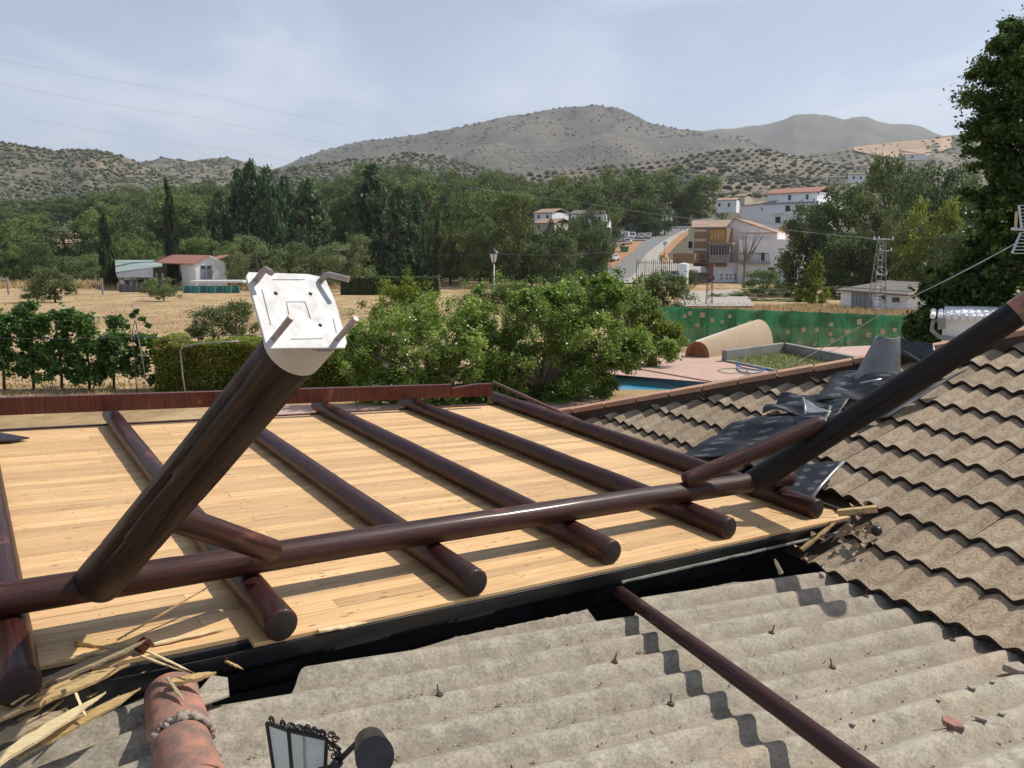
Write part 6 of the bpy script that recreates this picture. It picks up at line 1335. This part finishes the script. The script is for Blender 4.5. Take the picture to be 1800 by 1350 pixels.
# ---- street furniture and masts
def pole(name, x, y0, dist, label, cat, r=.06, mat='greyp', ybot=None): b = wpt(x, dist); MB().tube([(b.x, dist, gz(b.x, dist)-.3), (b.x, dist, hgt(y0, dist))], r, 8).build(name, mat, None, label=label, cat=cat, smooth=True)
b = wpt(868, 34); gl_ = gz(b.x, 34); zt = hgt(462, 34); sl_ = thing('street_lamp', 'old style street lamp with black lantern standing before the pines', 'street lamp', (b.x, 34, gl_))
MB().tube([(b.x, 34, gl_), (b.x, 34, gl_+.5), (b.x, 34, gl_+.55), (b.x, 34, zt)], [.09, .07, .045, .035], 10).build('post', 'greyp', sl_, smooth=True)
lw, lh = .17, .40; MB().add([(b.x+s*lw*k, 34+t*lw*k, z) for z, k in ((zt+.03, .55), (zt+.38, 1)) for s, t in ((-1, -1), (1, -1), (1, 1), (-1, 1))], [(3, 2, 1, 0), (4, 5, 6, 7), (0, 1, 5, 4), (1, 2, 6, 5), (2, 3, 7, 6), (3, 0, 4, 7)]).build('glass', 'white_paint', sl_)
for s, t in ((-1, -1), (1, -1), (1, 1), (-1, 1), (0, -1)): MB().tube([(b.x+s*lw*.57, 34+t*lw*.57, zt+.02), (b.x+s*lw*1.04, 34+t*lw*1.04, zt+.39)], .016, 6).build('frame_bar', 'iron', sl_)
MB().tube([(b.x, 34, zt+.38), (b.x, 34, zt+.42), (b.x, 34, zt+.52), (b.x, 34, zt+.56), (b.x, 34, zt+.64)], [.25, .24, .12, .05, .02], 12).build('cap', 'iron', sl_, smooth=True)
pole('utility_pole', 1073, 392, 165, 'thin pole beside the parked cars', 'pole'); pole('utility_pole', 1031, 410, 150, 'thin pole before the sparse dark tree', 'pole'); pole('utility_pole', 1056, 425, 140, 'short pale pole left of the lone white car', 'pole')
b = wpt(1168, 178); sg = thing('road_sign', 'round road sign on a post at the roadside', 'sign', b); b.z = gz(b.x, b.y); MB().tube([(b.x, b.y, b.z), (b.x, b.y, hgt(430, 178))], .05, 6).build('post', 'greyp', sg); c = Vector((b.x, b.y-.1, hgt(428, 178))); MB().tube([c, c-Vector((0, .05, 0))], .4, 16).build('disc', 'cardark', sg); MB().tube([c-Vector((0, .05, 0)), c-Vector((0, .07, 0))], .26, 16).build('disc_face', 'white_paint', sg)
b = wpt(1097, dg(444, 1097)); b.z = gz(b.x, b.y); gb = thing('waste_container', 'green waste container on the red soil by the road', 'bin', b); MB().add([(b.x-.9, b.y-.6, b.z), (b.x+.9, b.y-.6, b.z), (b.x+.9, b.y+.6, b.z), (b.x-.9, b.y+.6, b.z), (b.x-1.2, b.y-.7, b.z+1.5), (b.x+1.2, b.y-.7, b.z+1.5), (b.x+1.2, b.y+.7, b.z+1.5), (b.x-1.2, b.y+.7, b.z+1.5)], [(3, 2, 1, 0), (4, 5, 6, 7), (0, 1, 5, 4), (1, 2, 6, 5), (2, 3, 7, 6), (3, 0, 4, 7)]).build('body', 'greenbin', gb); MB().abox(b.x-1.25, b.x+1.25, b.y-.75, b.y+.75, b.z+1.5, b.z+1.75).build('lid', 'greenbin', gb)
b = wpt(1203, 112); zb_ = gz(b.x, 112); tk = thing('water_tank', 'white upright cylindrical water tank beside the railing', 'tank', (b.x, 112, zb_)); zt = hgt(464, 112); MB().tube([(b.x, 112, zb_), (b.x, 112, zt-.1), (b.x, 112, zt), (b.x, 112, zt+.12)], [.66, .66, .6, .2], 24).build('body', 'white_paint', tk, smooth=True, angle=40); MB().tube([(b.x, 112, zt+.1), (b.x, 112, zt+.2)], .16, 12).build('lid', 'white_paint', tk)
rf_ = thing('iron_railing', 'dark iron railing around the concrete yard', 'railing', wpt(1165, 118))
for k in range(22): x = 1120+k*3.6; b = wpt(x, 118-(k*.1)); z0 = hgt(488, 118); MB().tube([(b.x, b.y, z0), (b.x, b.y, hgt(458+(k % 4 == 0)*-2, 118))], .035 if k % 4 else .06, 6).build('bar', 'iron', rf_)
for yy in (462, 484): a, b = wpt(1120, 118), wpt(1196, 116); z0 = hgt(yy, 118); MB().tube([(a.x, a.y, z0), (b.x, b.y, z0)], .035, 6).build('rail', 'iron', rf_)
def lattice(name, x, ytop, dist, w0, w1, arms, mat, label, cat, n=11, r=.035, ybase=None):
    b = wpt(x, dist); z0 = gz(b.x, dist)-.2; z1 = hgt(ytop, dist); t = thing(name, label, cat, (b.x, dist, z0))
    def cn(z, s, u): k = (z-z0)/(z1-z0); w_ = w0+(w1-w0)*k; return Vector((b.x+s*w_/2, dist+u*w_/2, z))
    for s in (-1, 1):
        for u in (-1, 1): MB().tube([cn(z0, s, u), cn(z1, s, u)], r, 5).build('leg', mat, t)
    for i in range(n):
        za, zb_ = z0+(z1-z0)*i/n, z0+(z1-z0)*(i+1)/n; sg_ = 1 if i % 2 else -1; mb = MB()
        MB().tube([cn(za, -sg_, -1), cn(zb_, sg_, -1)], r*.7, 4).build('brace', mat, t); MB().tube([cn(za, -1, sg_), cn(zb_, -1, -sg_)], r*.7, 4).build('brace', mat, t); MB().tube([cn(zb_, -1, -1), cn(zb_, 1, -1)], r*.6, 4).build('brace', mat, t)
    for (y, l, rr) in arms: z = hgt(y, dist); MB().tube([(b.x-l, dist, z), (b.x+rr, dist, z)], r*1.3, 5).build('cross_arm', mat, t)
    for (y, l, rr) in arms:
        for sx in (-l, -l*.4, rr): MB().tube([(b.x+sx, dist, hgt(y, dist)), (b.x+sx, dist, hgt(y, dist)+.22)], [.05, .03], 6).build('insulator', 'white_paint', t)
lattice('pylon', 1548, 420, 56, .95, .36, [(421, .55, .75), (441, .1, .7), (483, .2, .5)], 'greyp', 'grey steel lattice pylon before the small house', 'pylon')
lattice('lattice_mast', 1250, 462, 66, .5, .3, [], 'redmetal', 'thin dark red lattice mast in front of the concrete yard', 'mast', 12, .025)
# ---- netting fence with patches
nt_ = thing('netting_fence', 'bright green netting fence with beige square patches behind the pool terrace', 'fence', wpt(1380, 30))
def fp(s): x = 1150+(1600-1150)*s; d = 30.5-1.5*s; return wpt(x, d), d, 538+16*s
def Pn(s, t): p, d, yt = fp(s); zt_ = hgt(yt, d); z0 = gz(p.x, d)-.05; return Vector((p.x, d+.10*math.sin(s*60)*(1-t)+.12*noise.noise(Vector((s*14, t*2, 0))), z0+(zt_-.015*math.sin(s*9*3.14)**2-z0)*t))
grid_mb(Pn, 160, 8, thick=.01, tn=Vector((0, 1, 0))).build('net', 'greynet', nt_, smooth=True)
for k in range(10):
    p, d, yt = fp(k/9); MB().tube([(p.x, d+.12, gz(p.x, d)-.2), (p.x, d+.12, hgt(yt, d)+.1)], .03, 8).build('post', 'greyp', nt_)
rg = random.Random(8)
for (x, y) in [(1204, 556), (1213, 551), (1235, 554), (1252, 563), (1270, 566), (1283, 556), (1300, 572), (1318, 566), (1385, 584), (1413, 580), (1436, 580), (1461, 571), (1490, 583), (1511, 566), (1527, 589), (1552, 583), (1573, 580), (1405, 603), (1433, 605), (1463, 598), (1492, 602), (1460, 587), (1250, 590), (1226, 572)]:
    s = (x-1150)/450; p, d, yt = fp(s); c = ray(x, y)*((d-.22)/ray(x, y).y); w_ = rg.uniform(.06, .085); a = rg.uniform(-.3, .3); u = Vector((math.cos(a), 0, math.sin(a))); v = Vector((-math.sin(a), 0, math.cos(a))); h_ = w_*rg.uniform(.9, 1.3)
    MB().prism([c-u*w_-v*h_*.9, c+u*w_-v*h_, c+u*w_*.9+v*h_, c-u*w_*1.05+v*h_*.95], (0, .02, 0)).build('patch', 'patch', nt_)
# ---- pool terrace
TZ = -3.2
def tz(x, y, z=TZ): q = ray(x, y); return q*(z/q.z)
from mathutils.geometry import tessellate_polygon
outer = [tz(x, y) for x, y in [(380, 716), (700, 708), (900, 690), (1040, 655), (1190, 622), (1560, 606), (1700, 650), (1700, 760), (1200, 860), (380, 860)]]
K = tz(1256, 673); A = tz(1070, 640); C_ = tz(1090, 712); D_ = A+C_-K; hole = [K, A, D_, C_]
tri = tessellate_polygon([outer, hole]); allp = outer+hole; mb = MB(); mb.add(allp, [tuple(t) for t in tri]); n = len(outer)
mb.add([p-Vector((0, 0, .9)) for p in outer]+outer, [(i, (i+1) % n, n+(i+1) % n, n+i) for i in range(n)])
mb.build('pool_terrace', 'pinkpave', None, kind='structure')
pool = thing('swimming_pool', 'blue tiled swimming pool behind the brick verge', 'pool', (K+D_)/2-Vector((0, 0, 1.2)))
for a, b in zip(hole, hole[1:]+hole[:1]): MB().prism([a+Vector((0, 0, .0)), b, b-Vector((0, 0, 1.3)), a-Vector((0, 0, 1.3))], (a-b).cross(Vector((0, 0, 1))).normalized()*.04).build('pool_wall', 'pooltile', pool)
MB().prism([p-Vector((0, 0, .22)) for p in hole], (0, 0, -.9)).build('water', 'water', pool)
for a, b in zip(hole, hole[1:]+hole[:1]):
    d_ = (b-a).normalized(); s = d_.cross(Vector((0, 0, 1)))*.16; s = s if s.dot(a-(K+D_)/2) > 0 else -s; L = (b-a).length; k = 0
    while k < L: e = min(L, k+.5)-.01; MB().prism([a+d_*k, a+d_*e, a+d_*e+s*2, a+d_*k+s*2], (0, 0, .03)).build('coping_stone', 'pinkpave', pool); k += .5
# vaulted brick structure
vt = thing('brick_vault', 'plastered half round vault with brick arch end on the pool terrace', 'vault', tz(1290, 620))
ca_, cb_ = tz(1226, 627), tz(1330, 614); ua = (tz(1246, 629)-tz(1206, 626)).normalized(); ub_ = (tz(1368, 613)-tz(1300, 617)).normalized()
def ring_(c, u, r, h): return [c+u*(-math.cos(math.pi*i/16))*r+Vector((0, 0, math.sin(math.pi*i/16)*h)) for i in range(17)]
ra, rb = ring_(ca_, ua, .34, .44), ring_(cb_, ub_, .62, .92); mb = MB(); mb.v = ra+rb; mb.f = [(i, i+1, 18+i, 17+i) for i in range(16)]+[tuple(range(17, 34))]; mb.m = [0]*17; mb.build('vault_shell', 'plaster', vt, smooth=True, angle=40)
for i in range(16): q = ca_; ri0, ri1 = ra[i], ra[i+1]; o_ = Vector((-.03, -.05, 0)); e0p = q+(ri0-q)*.72; e1p = q+(ri1-q)*.72; MB().prism([ri0.lerp(ri1, .04)+o_, ri1.lerp(ri0, .04)+o_, e1p.lerp(e0p, .04)+o_, e0p.lerp(e1p, .04)+o_], Vector((.02, .12, 0))).build('brick', 'arch', vt)
MB().prism([q+(p-q)*.74+Vector((0, .02, 0)) for p in ra], (0, .04, 0)).build('back_wall', 'arch', vt)
MB().tube([ra[7], rb[6]], .025, 6).build('ridge_trim', 'white', vt)
# walled planting bed
bd_ = thing('planting_bed', 'low grey concrete walled bed with weeds beside the vault', 'planter', tz(1390, 640)); w_ = [tz(1273, 635), tz(1378, 620), tz(1522, 651)]
for a, b in zip(w_, w_[1:]): d_ = (b-a).normalized(); s = Vector((-d_.y, d_.x, 0))*.09; MB().prism([a-s, b-s, b+s, a+s], (0, 0, .30)).build('wall', 'greywall', bd_)
a, b = w_[0], tz(1420, 664); d_ = (b-a).normalized(); s = Vector((-d_.y, d_.x, 0))*.06; MB().prism([a-s, b-s, b+s, a+s], (0, 0, .05)).build('kerb', 'greywall', bd_)
m_ = plain('bed_soil', (.16, .16, .07), (.26, .20, .11), 3, 1, bs=.5); M['bedsoil'] = m_
MB().prism([w_[0], w_[1], w_[2], tz(1420, 664)], (0, 0, .03)).build('soil', 'bedsoil', bd_)
def f5(rs): a_, b_ = rs.rand(), rs.rand(); p = w_[0].lerp(w_[1], a_).lerp(tz(1420, 664).lerp(w_[2], a_), b_); return (p.x, p.y, p.z+.02)
tufts(2500, f5, .10, 'l_green', 'green weeds growing in the walled bed', 5, .012)
# hoses
def hose(pts, mat, label, r=.014):
    P_ = [tz(x, y, TZ+.02) for x, y in pts]; out = []
    for i in range(len(P_)-1):
        p0, p1, p2, p3 = P_[max(i-1, 0)], P_[i], P_[i+1], P_[min(i+2, len(P_)-1)]
        for k in range(6): t = k/6; out.append(.5*((2*p1)+(p2-p0)*t+(2*p0-5*p1+4*p2-p3)*t*t+(3*p1-p0-3*p2+p3)*t**3))
    out.append(P_[-1]); MB().tube(out, r, 8).build('garden_hose', mat, None, label=label, cat='hose', smooth=True)
hose([(1372, 656), (1352, 648), (1330, 650), (1300, 644), (1295, 636), (1306, 632), (1325, 640), (1345, 650), (1322, 656), (1300, 652), (1296, 644), (1312, 638), (1332, 645), (1356, 652)], 'hose_b', 'blue garden hose lying in loops on the pink terrace')
hose([(1318, 628), (1326, 626), (1334, 636), (1340, 646)], 'hose_b', 'short blue hose arching off the loops')
hose([(1340, 652), (1300, 648), (1270, 648), (1263, 652), (1280, 656), (1300, 655), (1318, 660), (1312, 650)], 'hose_g', 'thin green hose lying in a flat loop left of the blue one', .009)
mb = MB(); mb.ball(tz(1087, 634), .34, 10, 6, (1.3, .8, .45), jit=.4); mb.build('pool_cover', 'bluebag', None, smooth=True, label='bright blue folded cover on the terrace seen through the tree', cat='cover')
MB().tube([tz(1153, 640), tz(1153, 640)+Vector((0, 0, 1.05))], .03, 8).build('terrace_post', 'greywall', None, label='pale upright post before the yellow green bush', cat='post')
# ---- antenna, cables, power lines
an = thing('grid_antenna', 'pale grid antenna cut by the right border', 'antenna', U(1800, 400, 12))
def AP(x, y, d=12): return U(x, y, d)
for a, b in (((1791, 361), (1796, 405)), ((1794, 409), (1779, 445)), ((1830, 361), (1826, 405)), ((1824, 409), (1835, 446))): MB().tube([AP(*a), AP(*b)], .017, 6).build('frame_bar', 'antenna', an)
for k in range(8): t = k/7; MB().tube([AP(1791+5*t, 361+44*t), AP(1830-4*t, 361+44*t)], .0075, 6).build('grid_rod', 'antenna', an)
for k in range(7): t = k/6; MB().tube([AP(1794-15*t, 409+36*t), AP(1824+11*t, 409+37*t)], .0075, 6).build('grid_rod', 'antenna', an)
MB().tube([AP(1778, 402), AP(1840, 407)], .022, 6).build('boom', 'antenna', an); MB().tube([AP(1812, 330), AP(1806, 620)], .034, 8).build('mast', 'greyp', an)
MB().tube([AP(1787, 372), AP(1785, 402)], .02, 6).build('dipole', 'patch', an)
def wire(pts, r, mat, label, cat='wire', sag=0):
    out = []
    for (a, b) in zip(pts, pts[1:]):
        A_, B2 = U(*a), U(*b)
        for k in range(12): t = k/12; p = A_.lerp(B2, t); p.z -= sag*4*t*(1-t); out.append(p)
    out.append(U(*pts[-1])); MB().tube(out, r, 6).build('wire', mat, None, label=label, cat=cat, smooth=True)
wire([((1785, 428, 12)), ((1590, 528, 14)), ((1380, 648, 17))], .0085, 'cablelight', 'pale cable slanting from the antenna down to the planting bed', 'cable', .02)
wire([((1600, 560, 10)), ((1340, 662, 15))], .003, 'wire', 'thin dark stay wire below the pale cable', 'cable', .02)
wire([((-60, 92, 70)), ((330, 160, 95)), ((680, 232, 130))], .008, 'wire', 'upper power line crossing the left sky', sag=.3)
wire([((-60, 134, 70)), ((330, 202, 95)), ((700, 272, 130))], .008, 'wire', 'middle power line crossing the left sky', sag=.3)
wire([((-60, 188, 75)), ((400, 262, 105)), ((640, 298, 130)), ((1000, 352, 105)), ((1548, 421, 56))], .014, 'cablelight', 'lower power line reaching from the left sky to the pylon', sag=.3)
wire([((560, 286, 135)), ((1000, 330, 105)), ((1552, 421, 56))], .012, 'wire', 'power line running down to the pylon arm', sag=.3)
wire([((1556, 421, 56)), ((1900, 395, 40))], .010, 'wire', 'power line from the pylon to the right border', sag=.2)
wire([((600, 436, 60)), ((868, 446, 55)), ((1100, 440, 60))], .010, 'wire', 'low dark line passing behind the lantern', sag=.2)

# ---- the summer haze of the valley
hm = bpy.data.materials.new('haze'); hm.use_nodes = True; hn = hm.node_tree; hn.nodes.clear()
hv = hn.nodes.new('ShaderNodeVolumePrincipled'); hv.inputs['Color'].default_value = (.93, .96, 1, 1); hv.inputs['Density'].default_value = HAZE; hv.inputs['Anisotropy'].default_value = .2
ho = hn.nodes.new('ShaderNodeOutputMaterial'); hn.links.new(hv.outputs[0], ho.inputs['Volume']); M['hazem'] = hm
MB().abox(-8200, 8200, -120, 8200, -120, 800).build('haze', 'hazem', None, kind='stuff', label='thin bluish summer haze over the valley and hills', cat='haze')
